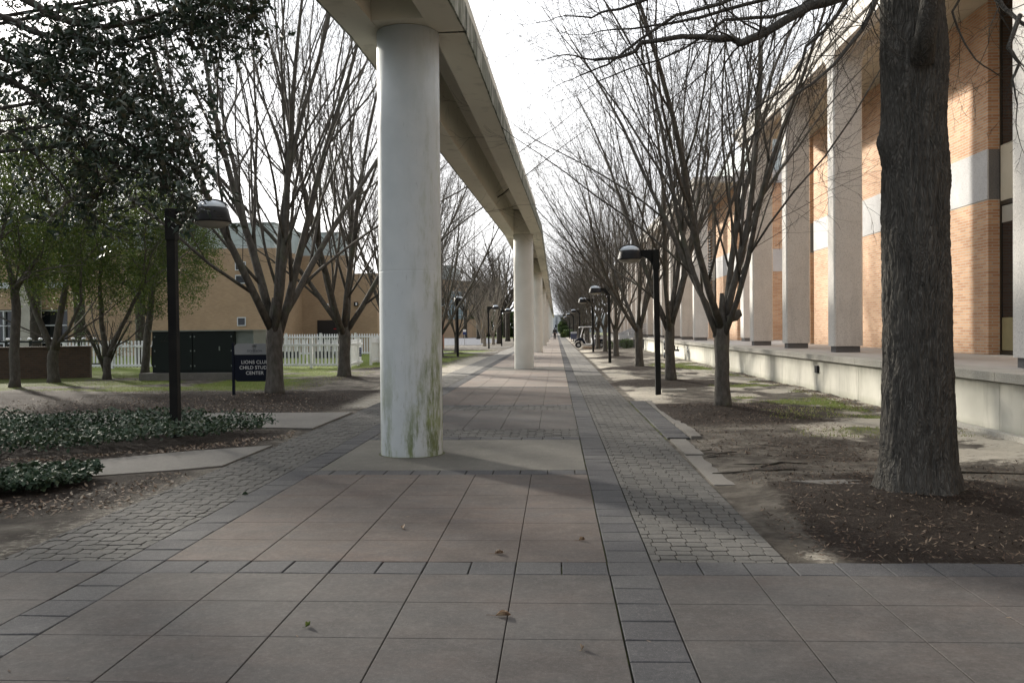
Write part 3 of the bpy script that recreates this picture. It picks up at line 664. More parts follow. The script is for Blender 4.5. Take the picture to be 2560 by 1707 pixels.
c_ = MB(); stone_col(c_, 9.15, 9.95, 44.2, 45.0); o = P('column', c_, 'aggregate', b2, world=True)
P('base', MB().box(9.2, 44.25, FZ, 9.9, 44.95, FZ+.158), 'base_block', o, world=True)
colonnade(b2, [48.3+SP*q for q in range(16)], XC, XCI)
f_ = MB()
for q in range(15): fascia_bay(f_, 48.3+SP*q+.001, 48.3+SP*(q+1)-.551)
P('fascia', f_, 'aggregate', b2, world=True)
P('roof', MB().box(XC-.1, 47.0, 9.15, 9.298, 120.6, 9.42), 'aggregate', b2, world=True)
P('soffit', MB().box(XC+.35, 47.0, 9.06, 9.298, 120.5, 9.14), 'smooth_beige', b2, world=True)
struct('terrace', MB().box(7.6, 66.0, -.2, 30, 130, FZ-.01), 'terrace_floor')
# steps up to the terrace with galvanised rails
stp = T('stairs', 'concrete steps with rows of galvanised handrails rising to the terrace', 'stairs', (5.5, 75, 0))
b = MB()
for q in range(6): b.box(5.3+q*.36, 74.2, 0, 7.58, 78.5, .155*(q+1))
P('steps', b, 'plain_concrete', stp, world=True)
P('side_wall', MB().box(4.9, 73.9, -.05, 7.4, 74.18, .68), 'base_block', stp, world=True)
for yy in (74.3, 75.6, 77.0, 78.3):
    b = MB()
    for dz in (.28, .5, .72, .94): b.tube([(4.9, yy, .12+dz), (5.2, yy, .12+dz), (7.4, yy, 1.0+dz), (8.3, yy, 1.0+dz)], [.022]*4, 6)
    for xx, z_ in ((5.2, .12), (6.0, .45), (6.7, .72), (7.4, 1.0), (8.3, 1.0)): b.tube([(xx, yy, z_-.12), (xx, yy, z_+.94)], [.022]*2, 6)
    P('handrail', b, 'galv_rail', stp, True, world=True)
# railing on the terrace by the second block
rl = T('railing', 'grey metal picket railing on the terrace in front of the brick pier', 'railing', (7.4, 70, FZ))
b = MB()
for q in range(16): b.box(7.42+q*.13, 69, FZ, 7.44+q*.13, 69.02, FZ+.95)
P('bars', b, 'galv_rail', rl, world=True); P('top_rail', MB().box(7.3, 68.98, FZ+.95, 9.45, 69.04, FZ+1.0), 'galv_rail', rl, world=True)
# ------------------------------------------------------------ lamps
def make_lamp(rz_arm):
    """post at origin, arm along +X local"""
    t_ = T('street_lamp', None, 'street lamp', (0, 0, 0))
    b = MB(); b.prism([(-.065, -.065), (.065, -.065), (.065, .065), (-.065, .065)], 'z', -.05, 3.46); P('pole', b, 'lamp_post', t_, bevel=.008)
    b = MB(); b.box(-.078, -.078, 3.02, .078, .078, 3.5); P('pole_cap', b, 'lamp_post', t_, bevel=.008)
    b = MB(); b.prism([(.08, 3.5), (.40, 3.5), (.40, 3.37), (.30, 3.34), (.16, 3.26), (.08, 3.12)], 'y', -.035, .035); P('arm', b, 'lamp_post', t_, bevel=.006)
    cx = .62
    b = MB(); b.lathe([(.235, 3.495), (.25, 3.485), (.265, 3.40), (.295, 3.30), (.298, 3.275), (.285, 3.27), (.27, 3.29), (.2, 3.30), (.2, 3.49)], cx, 0, 40, False)
    h = P('lamp_head', b, 'black_metal', t_, True)
    b = MB(); b.lathe([(.236, 3.49), (.225, 3.53), (.17, 3.58), (.09, 3.605), (.001, 3.61)], cx, 0, 32, False); P('dome', b, 'lamp_glass', h, True)
    b = MB(); b.lathe([(.27, 3.275), (.235, 3.235), (.16, 3.205), (.07, 3.192), (.001, 3.19)], cx, 0, 32, False); P('lens', b, 'lens', h, True)
    for dy in (-.04, .04):
        b = MB(); b.tube([(cx+.25*math.cos(a)*1.0, dy, 3.50+.125*math.sin(a)) for a in [q/10*math.pi for q in range(11)]], [.011]*11, 6); P('strap', b, 'black_metal', h, True)
    return t_
lp = make_lamp(0)
lamps = [(-5.81, 13.4, 0, 'black lamp post with drum head standing in the ivy bed, the nearest lamp'),
 (-5.8, 52.7, R(88), 'lamp post on the left lawn whose head is turned away down the path'),
 (-5.55, 74.0, 0, 'lamp post beside the pale multi-stemmed trees left of the path, head towards the path'),
 (-5.2, 85.8, 0, 'lamp post in front of the thick dark trunks left of the path'),
 (-5.6, 119, 0, 'farthest lamp post on the left, just beside the second guideway column'),
 (2.45, 21.7, math.pi, 'mossy lamp post in the dirt beside the second and third bare trees on the right'),
 (2.49, 41.7, math.pi, 'second lamp post along the right row of trees'),
 (2.44, 59, math.pi, 'third lamp post along the right row, standing in front of the golf cart'),
 (2.45, 91.5, math.pi, 'fourth lamp post along the right row, rising behind the golf cart roof'),
 (2.25, 114, math.pi, 'fifth lamp post along the right row, beside the navy stand'),
 (2.2, 144, math.pi, 'smallest, farthest lamp post on the right, by the clipped hedge')]
for i_, (x, y, a, l_) in enumerate(lamps):
    o = lp if i_ == 0 else dup(lp, (0, 0, 0))
    o.location = (x, y, max(-.02, gzs(x, y)-.02)); o.rotation_euler = (R(.3)*(i_ % 3-1), R(-.5 if x < 0 else -.7), a)
    if a > 3: o.rotation_euler = (0, R(.7), a)
    o['label'] = l_; o['group'] = 'lamp posts along the path'

# ------------------------------------------------------------ bare trees
def perp(d, rng):
    v_ = Vector((rng.uniform(-1, 1), rng.uniform(-1, 1), rng.uniform(-1, 1))); v_ = v_-d*v_.dot(d)
    return v_.normalized() if v_.length > 1e-4 else d.orthogonal()
def grow(big, small, p, d, L, r, lvl, rng, C):
    n = C['seg'][lvl]; pts = [tuple(p)]; rads = [r]; cur = Vector(p); dr = Vector(d).normalized(); dirs = [dr.copy()]
    r1 = r*C['taper'][lvl]
    for i_ in range(n):
        dr = (dr+Vector((0, 0, C['up'][lvl]))+perp(dr, rng)*C['wob'][lvl]).normalized()
        cur = cur+dr*(L/n); pts.append(tuple(cur)); dirs.append(dr.copy()); rads.append(r+(r1-r)*(i_+1)/n)
    (big if lvl <= 1 else small).tube(pts, rads, C['sides'][lvl], cap=lvl <= 1)
    if lvl+1 >= C['lv']: return
    nc = C['n'][lvl]; az = rng.uniform(0, 6.28)
    for k_ in range(nc):
        t_ = C['t0'][lvl]+(1-C['t0'][lvl])*(k_+rng.uniform(.2, .8))/nc
        f = t_*n; i_ = min(n-1, int(f)); fr = f-i_
        q = Vector(pts[i_]).lerp(Vector(pts[i_+1]), fr); dd = dirs[i_]
        az += 2.4+rng.uniform(-.5, .5); o1 = dd.orthogonal().normalized(); o2 = dd.cross(o1)
        an = R(C['ang'][lvl]*rng.uniform(.7, 1.25)); side = o1*math.cos(az)+o2*math.sin(az)
        nd = dd*math.cos(an)+side*math.sin(an)
        rr = (rads[i_]+(rads[i_+1]-rads[i_])*fr)*C['rr'][lvl]*rng.uniform(.75, 1.1)
        grow(big, small, q, nd, L*C['len'][lvl]*(1.15-.55*t_)*rng.uniform(.75, 1.2), max(rr, C['rmin']), lvl+1, rng, C)
CZ = dict(lv=4, seg=[10, 8, 5, 3], taper=[.18, .2, .3, .5], up=[.022, .035, .03, .01], wob=[.07, .10, .17, .22], sides=[9, 5, 3, 3], n=[10, 10, 8], t0=[.07, .08, .08], ang=[24, 29, 36], rr=[.52, .36, .55], len=[.74, .44, .42], rmin=.0028)
def bare_tree(seed, H=10.2, fork=1.65, r=.135, nl=5, inc=(12, 44), C=CZ, lean=0, side=0, bark_='smooth_bark'):
    rng = random.Random(seed); tr = MB(); br = MB(); sm = MB()
    pts, rads = [], []
    for q in range(11):
        t_ = q/10; z = -.12+(fork+.55+.12)*t_
        fl = 1+.42*math.exp(-max(0, z)*4.5)
        top = max(0, (z-fork+.25)/.8)
        pts.append((lean*z+rng.uniform(-.012, .012), rng.uniform(-.012, .012), z)); rads.append(r*fl*(1+.12*math.exp(-((z-fork+.3)/.2)**2))*(1-.72*min(1, top)))
    n0 = len(tr.v); tr.tube(pts, rads, 18)
    for q in range(n0, len(tr.v)):
        x, y_, z = tr.v[q]; a = math.atan2(y_, x); k_ = 1+.07*math.sin(a*3+seed)*math.exp(-max(0, z)*2)+.035*math.sin(a*5+z*2+seed)
        tr.v[q] = (x*k_, y_*k_, z)
    a0 = rng.uniform(0, 6.28)
    for k_ in range(nl):
        a = a0+k_*2*math.pi/nl*1.0+rng.uniform(-.3, .3); z = fork-.3+.45*(k_*.618 % 1)
        i_ = R(inc[0]+(inc[1]-inc[0])*((k_*.37+.2) % 1)+rng.uniform(-3, 3))
        i_ *= 1-side*.55*math.cos(a) if side else 1
        i_ = min(i_, R(50)); d = Vector((math.cos(a)*math.sin(i_), math.sin(a)*math.sin(i_), math.cos(i_)))
        rr = r*rng.uniform(.48, .68)*(6/(nl+1))**.5
        p = Vector((lean*z+math.cos(a)*r*.35, math.sin(a)*r*.35, z-.12))
        grow(br, sm, p, d, (H-z)/math.cos(min(i_, R(30)))*rng.uniform(.84, 1.0)*(.93-.25*max(0, i_-R(30))), rr, 0, rng, C)
    return mesh('trunk', tr, bark_, True), mesh('limbs', br, bark_, True), mesh('twigs', sm, 'twig_bark', False)
def place_tree(ms, x, y, rz, label, cat='tree', group=None, sc=1, name='bare_tree', z=None):
    t_ = T(name, label, cat, (x, y, (gzs(x, y)-.03) if z is None else z), rz, group); t_.scale = (sc, sc, sc)
    tr = bpy.data.objects.new('trunk', ms[0]); COL.objects.link(tr); tr.parent = t_
    for nme, m_ in (('limbs', ms[1]), ('twigs', ms[2])):
        o = bpy.data.objects.new(nme, m_); COL.objects.link(o); o.parent = t_
    return t_
PR = [bare_tree(11, inc=(14, 36), side=.85, nl=7, H=9.8), bare_tree(23, H=9.9, fork=1.75, nl=6, side=.9, inc=(14, 37)), bare_tree(37, H=9.6, fork=1.6, nl=7, r=.142, side=.8, inc=(16, 38)), bare_tree(52, H=11.5, fork=1.65, r=.18, nl=7, inc=(10, 44))]
ords = ['first', 'second', 'third', 'fourth', 'fifth', 'sixth', 'seventh', 'eighth', 'ninth', 'tenth', 'eleventh', 'twelfth', 'thirteenth', 'fourteenth', 'fifteenth', 'sixteenth', 'seventeenth']
for i_, (x, y) in enumerate(RT):
    place_tree(PR[[0, 1, 2][i_ % 3]], x, y, [0, .35, -.3, .6, -.5][i_ % 5], ('bare grey vase-shaped tree with a pruned knot, nearest slim tree on the right' if i_ == 0 else ords[i_]+' bare vase-shaped tree in the right-hand row, counted from the camera'), group='bare trees along the right of the path', sc=[.97, 1, 1.03, .98][i_ % 4])
for i_, (x, y) in enumerate(LT):
    place_tree(PR[[3, 3, 0, 2, 3, 2][i_]], x, y, [1.2, 3.5, 2.1, .4, 5.0, 2.9][i_], ['bare vase-shaped tree standing beside the child study centre sign', 'bare tree in front of the white picket fence corner, second on the left', 'third bare tree of the left row, hidden behind the nearest column', 'fourth bare tree of the left row, behind the nearest column', 'fifth bare tree of the left row', 'small bare tree on the lawn behind the headless-looking lamp post'][i_], group='bare trees along the left of the path', sc=[1.06, 1.02, 1, 1, .9, .72][i_])
# pruned knot of the first tree
kb = MB(); kb.tube([(3.22, 17.0, 1.75), (3.36, 16.98, 1.80), (3.42, 16.98, 1.86), (3.43, 16.97, 1.93)], [.07, .085, .08, .03], 10)
t0 = [o for o in COL.objects if o.get('label', '').startswith('bare grey vase-shaped')][0]
ko = bpy.data.objects.new('knot', mesh('knot', kb, 'smooth_bark', True)); COL.objects.link(ko); ko.parent = t0
ko.matrix_parent_inverse = (Matrix.Translation(t0.location) @ Matrix.Rotation(t0.rotation_euler.z, 4, 'Z') @ Matrix.Scale(t0.scale[0], 4)).inverted()
# pale multi-stemmed trees and dark trunks farther on the left
CM = dict(CZ); CM.update(n=[7, 6, 4], ang=[22, 26, 30], wob=[.06, .1, .12, .14])
MY = bare_tree(71, H=6.4, fork=.9, r=.14, nl=7, inc=(8, 26), C=CM, bark_='light_bark')
CO = dict(CZ); CO.update(ang=[48, 42, 38], n=[9, 7, 5], up=[.03, .03, .03, .02], len=[.55, .5, .45])
OKT = bare_tree(83, H=13, fork=4.2, r=.27, nl=7, inc=(20, 50), C=CO, bark_='dark_bark')
for i_, (x, y, s_, l_) in enumerate([(-6.75, 84.5, 1.0, 'pale multi-stemmed bare tree, nearer of two beside the lamp post'), (-6.5, 92.7, 1.05, 'pale multi-stemmed bare tree, farther of two beside the lamp post'), (-8.6, 104, 1.1, 'pale bare tree set back from the path beyond the road edge')]):
    place_tree(MY, x, y, i_*2.2, l_, group='pale bare trees by the road', sc=s_)
for i_, (x, y, s_, l_) in enumerate([(-6.25, 98.5, 1.0, 'thick dark trunked tree, nearest of the group left of the second column'), (-6.4, 119, 1.1, 'thick dark trunked tree in the middle of the group left of the second column'), (-7.2, 133, 1.05, 'farthest thick dark trunked tree of the group left of the second column'),
  (-13, 150, 1.2, 'tall bare tree behind the pale trees at the far end of the road'), (-17, 168, 1.25, 'tall bare tree beside the low brick block across the road'), (-10, 176, 1.3, 'tall bare tree closing the view past the road'),
  (-24.5, 45, 1.0, 'tall bare tree rising behind the leafy trees at the far left'), (-31, 52, 1.1, 'tall bare tree against the far left building front'), (-19.5, 41.2, .8, 'bare tree just inside the picket fence at left')]):
    place_tree(OKT, x, y, i_*1.3, l_, group='large bare trees in the distance', sc=s_)

# ------------------------------------------------------------ big oak beside the terrace
ok = T('oak_tree', 'massive dark furrowed tree trunk in the mulch at the right, limbs overhanging the path', 'tree', (OAK[0], OAK[1], 0))
nt_, nz_ = 220, 420; th = np.linspace(0, 2*np.pi, nt_, endpoint=False); zz = np.linspace(-.12, 9.5, nz_)
TH, ZZ = np.meshgrid(th, zz)
rad = np.interp(ZZ, [-.12, 0, .12, .35, .8, 1.3, 2.5, 3.6, 4.3, 5.5, 9.5], [.54, .43, .365, .318, .295, .278, .262, .252, .255, .24, .19])
rad *= 1+.10*np.maximum(0, np.sin(TH*5+1.3))*np.exp(-np.maximum(ZZ, 0)*4)+.02*np.sin(TH*2+ZZ*.9)+.012*np.sin(TH*3-ZZ*2.1)
wv = TH+.09*(fbm(ZZ*1.6, ZZ*0+TH*1.2, 5, 3)-.5)
cir = np.stack([np.cos(wv), np.sin(wv)], -1)
f1 = fbm(TH*5.5+wv*3+.5*np.sin(ZZ*5), ZZ*2.3, 61, 4); f2 = fbm(TH*14+.8*np.sin(ZZ*9+TH*3), ZZ*7.5, 62, 3)
ridge = 1-np.abs(f1-.5)*4; ridge2 = 1-np.abs(f2-.5)*4
rad += .017*ridge+.013*ridge2
for (ta, za, s_, h_) in ((math.pi*.99, 3.3, .09, .045), (math.pi*1.0, 2.6, .05, .02), (-.15, 3.0, .16, .028), (-.1, 4.0, .2, .03), (math.pi*1.15, 4.1, .09, .04), (math.pi*1.2, 2.45, .12, .02)):
    dth = np.arctan2(np.sin(TH-ta), np.cos(TH-ta))*.28; rad += h_*np.exp(-(dth**2+(ZZ-za)**2)/(2*s_**2))
ox = -.055*np.clip(ZZ/4.4, 0, 2); V = np.stack([rad*np.cos(TH)+ox, rad*np.sin(TH), ZZ], -1).reshape(-1, 3)
i = (np.arange(nt_)[None, :]+np.arange(nz_-1)[:, None]*nt_); j = ((np.arange(nt_)+1) % nt_)[None, :]+np.arange(nz_-1)[:, None]*nt_
F = np.stack([i.ravel(), j.ravel(), (j+nt_).ravel(), (i+nt_).ravel()], 1)
me = npmesh('trunk', V, F, 'oak_bark'); me.polygons.foreach_set('use_smooth', [True]*len(me.polygons)); Pn('trunk', me, ok)
CT = dict(lv=3, seg=[6, 4, 3], taper=[.3, .35, .6], up=[.0, .0, .0], wob=[.24, .27, .25], sides=[4, 3, 3], n=[5, 3], t0=[.15, .2], ang=[42, 42], rr=[.5, .6], len=[.5, .45], rmin=.0017)
OL = {
'OA': [(3.02, 8.2, 4.72), (2.5, 8.1, 4.49), (2.24, 8.0, 4.4), (1.99, 7.9, 4.24), (1.82, 7.9, 4.14), (1.65, 7.8, 4.05), (1.59, 7.8, 4.03), (1.53, 7.8, 4.07), (1.4, 7.7, 4.05), (1.22, 7.7, 4.06), (1.08, 7.6, 4.04), (0.73, 7.6, 3.99), (0.68, 7.6, 3.92), (0.56, 7.5, 3.85), (0.33, 7.5, 3.83)],
'OB': [(2.66, 9.0, 4.93), (2.43, 9.0, 4.74), (2.15, 9.0, 4.66), (1.82, 9.0, 4.64), (1.69, 9.0, 4.64), (1.56, 8.9, 4.52), (1.43, 8.9, 4.43), (1.26, 8.8, 4.3), (1.02, 8.8, 4.2), (0.77, 8.7, 4.11), (0.43, 8.7, 3.98)],
'OC': [(1.2, 8.6, 4.85), (0.88, 8.6, 4.71), (0.64, 8.5, 4.6), (0.45, 8.5, 4.57), (0.36, 8.5, 4.52), (0.1, 8.4, 4.51)],
'OD': [(2.16, 8.0, 4.56), (1.85, 8.0, 4.47), (1.29, 8.0, 4.33), (1.0, 8.0, 4.28), (0.71, 8.0, 4.25), (0.41, 8.0, 4.23)],
'OE': [(2.88, 8.6, 4.85), (2.75, 8.6, 4.66), (2.66, 8.6, 4.52), (2.52, 8.5, 4.35), (2.35, 8.5, 4.21), (2.31, 8.5, 4.07), (2.23, 8.5, 3.9), (2.1, 8.4, 3.78), (1.82, 8.4, 3.59)],
'OF': [(2.77, 7.6, 4.5), (2.63, 7.5, 4.26), (2.58, 7.5, 4.14), (2.52, 7.5, 4.02), (2.35, 7.4, 3.82), (2.27, 7.4, 3.72), (2.05, 7.3, 3.53), (1.92, 7.3, 3.45), (1.63, 7.2, 3.17), (1.41, 7.2, 2.99)],
'OG': [(3.5, 7.5, 4.44), (3.55, 7.4, 4.2), (3.63, 7.4, 4.12), (3.68, 7.3, 4.0), (3.83, 7.3, 3.88)],
'OH': [(3.68, 7.3, 4.04), (3.54, 7.2, 3.76), (3.63, 7.2, 3.64), (3.57, 7.2, 3.51), (3.61, 7.2, 3.32)],
'OI': [(3.6, 8.0, 4.56), (3.46, 8.0, 4.32), (3.53, 8.0, 4.11), (3.66, 8.0, 3.9), (3.86, 8.0, 3.76)],
'OJ': [(1.77, 7.8, 4.53), (1.43, 7.8, 4.37), (1.04, 7.7, 4.25), (0.73, 7.7, 4.05), (0.46, 7.6, 3.82), (0.22, 7.6, 3.73)],
}
limb = MB(); twg = MB(); rg = random.Random(9)
def rad_interp(a, b_, n): return [a+(b_-a)*(i_/(n-1)) for i_ in range(n)]
for k_, p in OL.items():
    r0, r1 = {'OA': (.046, .012), 'OB': (.022, .006), 'OC': (.018, .006), 'OD': (.02, .006), 'OE': (.022, .008), 'OF': (.026, .004), 'OG': (.022, .012), 'OH': (.02, .006), 'OI': (.012, .005), 'OJ': (.02, .006)}[k_]
    # smooth polyline
    q = []
    for a in range(len(p)-1):
        for s_ in range(3): q.append(tuple(Vector(p[a]).lerp(Vector(p[a+1]), s_/3)+Vector((rg.uniform(-.008, .008),)*3)))
    q.append(p[-1])
    if k_ in ('OA', 'OB', 'OD', 'OE', 'OF', 'OC', 'OJ', 'OG', 'OI'): # run back up to the trunk above the frame
        q = [(OAK[0]-.1, OAK[1], 6.0+rg.uniform(-.3, .8))]+q; rr = [r0*1.6]+rad_interp(r0, r1, len(q)-1)
    else: rr = rad_interp(r0, r1, len(q))
    limb.tube(q, rr, 9)
    for a in range(3, len(q)-1):
        for s_ in range(1):
            if rg.random() < .62:
                d = (Vector(q[a+1])-Vector(q[a])).normalized(); sd_ = perp(d, rg); sd_.y *= .6
                grow(twg, twg, q[a], d*.75+sd_, rg.uniform(.3, 1.2), max(.0025, rr[a]*.28), 0, rg, CT)
    grow(twg, twg, q[-1], Vector(q[-1])-Vector(q[-3]), .5, r1*.8, 0, rg, CT)
limb.tube([(3.28, 8.2, 3.95), (3.26, 8.02, 4.25), (3.24, 7.8, 4.7), (3.2, 7.3, 5.5), (3.0, 6.6, 6.8)], [.105, .085, .075, .065, .05], 14)
P('limbs', limb, 'oak_bark', ok, True, world=True); P('twigs', twg, 'dark_bark', ok, False, world=True)
# its upper crown above the frame, seen only by its shadow and from other positions
cb, cs_ = MB(), MB()
for k_ in range(9):
    a = k_*2.4; grow(cb, cs_, (OAK[0]-.1, OAK[1], 5.6+k_*.45), (math.cos(a), math.sin(a), .75), 6.5-k_*.3, .085, 0, rg, CO)
P('limbs', cb, 'oak_bark', ok, True, world=True); P('twigs', cs_, 'dark_bark', ok, False, world=True)

# ------------------------------------------------------------ dark evergreen overhanging from the left
ML = {
'Ma': [(-7.42, 11.4, 5.85), (-6.86, 11.3, 5.55), (-6.28, 11.1, 5.35), (-5.93, 11.0, 5.31), (-5.37, 10.8, 5.14), (-4.78, 10.5, 5.13), (-4.17, 10.2, 5.15), (-3.71, 10.0, 5.21), (-3.4, 9.9, 5.21)],
'Mb': [(-6.82, 10.8, 5.92), (-6.36, 10.6, 5.63), (-5.93, 10.5, 5.37), (-5.6, 10.4, 5.25), (-5.13, 10.3, 5.19), (-4.66, 10.2, 5.25), (-4.17, 10.1, 5.3), (-3.71, 10.0, 5.39)],
'Mc': [(-7.04, 10.8, 5.13), (-6.41, 10.6, 4.82), (-5.86, 10.5, 4.63), (-5.32, 10.4, 4.4), (-4.8, 10.2, 4.11), (-4.42, 10.1, 3.8), (-4.29, 10.0, 3.55)],
'Md': [(-6.78, 10.4, 4.81), (-6.12, 10.2, 4.42), (-5.5, 10.0, 4.0), (-4.87, 9.9, 3.77), (-4.39, 9.8, 3.52), (-4.12, 9.8, 3.34)],
'Me': [(-6.56, 11.2, 5.2), (-5.99, 11.1, 4.95), (-5.42, 11.0, 4.76), (-4.97, 10.9, 4.52), (-4.63, 10.8, 4.2)],
'Mf': [(-5.54, 10.0, 4.0), (-5.29, 9.9, 3.76), (-4.91, 9.8, 3.48), (-4.33, 9.7, 3.23), (-3.99, 9.7, 3.05)],
'Mg': [(-5.98, 10.2, 4.32), (-5.55, 10.1, 3.92), (-5.22, 10.0, 3.57), (-5.13, 9.9, 3.23), (-5.15, 9.9, 3.1)],
'Mh': [(-5.19, 10.5, 3.9), (-4.94, 10.8, 3.57), (-4.76, 11.2, 3.18), (-4.64, 11.4, 3.05)],
'Mi': [(-4.72, 10.6, 5.73), (-4.29, 10.5, 5.4), (-3.96, 10.4, 5.03), (-3.73, 10.4, 4.84)],
'Mj': [(-3.89, 10.0, 5.53), (-3.53, 10.0, 5.3), (-3.3, 10.0, 5.11)],
'Mk': [(-6.89, 10.4, 4.15), (-6.4, 10.4, 3.95), (-5.96, 10.3, 3.55), (-5.53, 10.2, 3.06), (-5.24, 10.2, 2.87)],
'Ml': [(-7.47, 11.3, 5.51), (-6.88, 11.2, 5.26), (-6.35, 11.0, 4.78), (-6.09, 10.9, 4.45)],
}
nr = np.random.default_rng(4)
def shoots(centres, dirs, L, W, k, rng, sprd=.06):
    c = np.repeat(np.array(centres, float), k, 0); d = np.repeat(np.array(dirs, float), k, 0)
    c = c+rng.normal(0, sprd, c.shape)*[1, 1, .6]; d = d+rng.normal(0, .8, d.shape)
    return leaves(c, d, L, W, rng, droop=.15)
def magnolia(name, label, loc, R_, zc, n_sh, with_limbs=False, seed=1, off=(0, 0)):
    t_ = T(name, label, 'tree', (loc[0], loc[1], 0), 0, 'large evergreens left of the path'); rg = random.Random(seed); nr = np.random.default_rng(seed)
    tr = MB(); tr.tube([(loc[0], loc[1], -.1), (loc[0], loc[1], 1), (loc[0]+.1, loc[1], 3), (loc[0], loc[1]+.1, 6), (loc[0], loc[1], 10)], [.42, .3, .27, .2, .08], 14)
    P('trunk', tr, 'dark_bark', t_, True, world=True)
    lb = MB(); ce, di = [], []
    for q in range(26):
        if off[0] and q % 3: continue
        a = q*2.4+seed; z = (4.6 if off[0] else 2.6)+q*.33; d = Vector((math.cos(a), math.sin(a), .3)).normalized(); Lr = R_[0]*(1-.5*abs(z-zc)/R_[2])
        pts = [Vector((loc[0], loc[1], z))+d*Lr*f+Vector((0, 0, .15*math.sin(f*3))) for f in (0, .33, .66, 1)]
        lb.tube([tuple(p) for p in pts], [.07, .05, .03, .012], 6)
    for q in range(n_sh):
        u = Vector((rg.gauss(0, 1), rg.gauss(0, 1), rg.gauss(0, 1))).normalized(); f = rg.uniform(.35, 1)**.5
        c_ = Vector((loc[0]+off[0]+u.x*R_[0]*f, loc[1]+off[1]+u.y*R_[1]*f, zc+u.z*R_[2]*f))
        if float(vnoise(c_.x*1.1+c_.z*.7, c_.y*1.1-c_.z*.9, 90+seed)) < .33: continue
        if seed in (1, 7, 8) and c_.x > -.70*c_.y: continue
        ce.append(tuple(c_)); di.append(tuple(u+Vector((0, 0, .2))))
    if with_limbs:
        for key, p in ML.items():
            dens, sp = {'Ma': (26, .16), 'Mb': (20, .16), 'Mc': (45, .27), 'Md': (39, .27), 'Me': (39, .26), 'Mf': (15, .17), 'Mg': (18, .17), 'Mh': (6, .12), 'Mi': (30, .2), 'Mj': (18, .17), 'Mk': (24, .26), 'Ml': (39, .28)}[key]
            q = [tuple(Vector(p[a]).lerp(Vector(p[a+1]), s_/3)) for a in range(len(p)-1) for s_ in range(3)]+[p[-1]]
            q = [(a+rg.uniform(-.02, .02), b_, c_+rg.uniform(-.02, .02)) for a, b_, c_ in q]
            r0 = {'Ma': .05, 'Mb': .06, 'Mc': .045, 'Md': .04}.get(key, .022)
            lb.tube([(loc[0]+.2, loc[1], q[0][2]+.3)]+q, [r0*1.3]+rad_interp(r0, .006, len(q)), 7)
            for a in range(2, len(q)-1):
                for s_ in range(3):
                    d = (Vector(q[a+1])-Vector(q[a])).normalized()
                    grow(lb, lb, q[a], d+perp(d, rg)*.9, rg.uniform(.2, .6), .005, 1, rg, dict(CT, lv=3))
                if a >= (5 if key in ('Ma', 'Mb', 'Mk', 'Mg') else 2):
                    for s_ in range(dens//3):
                        c_ = Vector(q[a]).lerp(Vector(q[a+1]), rg.random())+Vector((rg.gauss(0, sp), rg.gauss(0, sp*1.6), rg.gauss(0, sp)))
                        e_ = Vector(q[a]); m_ = e_.lerp(c_, .5)+Vector((rg.gauss(0, .03), 0, rg.gauss(0, .03))); s0 = c_.lerp(e_, min(1, .3/max(.05, (c_-e_).length))); lb.tube([tuple(s0), tuple(s0.lerp(c_, .5)+Vector((0, 0, rg.gauss(0, .02)))), tuple(c_)], [.005, .004, .0025], 3, False)
                        ce.append(tuple(c_)); di.append((rg.gauss(0, 1), rg.gauss(0, 1), rg.gauss(.1, .8)))
    P('limbs', lb, 'dark_bark', t_, True, world=True)
    v_, f_ = shoots(ce, di, .112, .022, 9, nr, .055); v_ -= np.array([loc[0], loc[1], 0]); Pn('leaves', npmesh('leaves', v_, f_, 'magnolia_leaf'), t_)
magnolia('evergreen_tree', 'dark large-leaved evergreen whose branches hang in from the upper left corner', (-11.2, 13.2), (3.8, 4.4, 5.8), 6.5, 3000, True, 1)
magnolia('evergreen_tree', 'dark evergreen just outside the left edge, shading the foreground paving', (-13.0, 4.0), (5.2, 5.2, 5.0), 5.2, 3000, False, 2)
magnolia('evergreen_tree', 'dark evergreen standing behind the ivy bed at the upper left edge', (-14.2, 18.6), (2.2, 3.4, 2.5), 7.7, 850, False, 3, (3.9, 1.2))
magnolia('evergreen_tree', 'dense unseen evergreen between the two side walks, added to shade the foreground', (-14.0, 15.8), (3.2, 3.4, 4.6), 6.2, 3800, False, 8)  # extra crown placed out of view to keep sun off the paving
magnolia('evergreen_tree', 'low dense evergreen added out of view beside the nearer side walk to block the sun', (-10.8, 8.3), (3.0, 3.4, 4.4), 4.7, 4200, False, 7)  # added sun blocker beyond the left edge, never in view
magnolia('evergreen_tree', 'tall dark evergreen outside the left edge level with the garden wall', (-17.6, 20.5), (4.4, 4.6, 5.0), 7.0, 2600, False, 5)
magnolia('evergreen_tree', 'dark evergreen farther left beyond the brick garden wall', (-25, 30.0), (4.8, 4.8, 5.0), 6.4, 2400, False, 4)

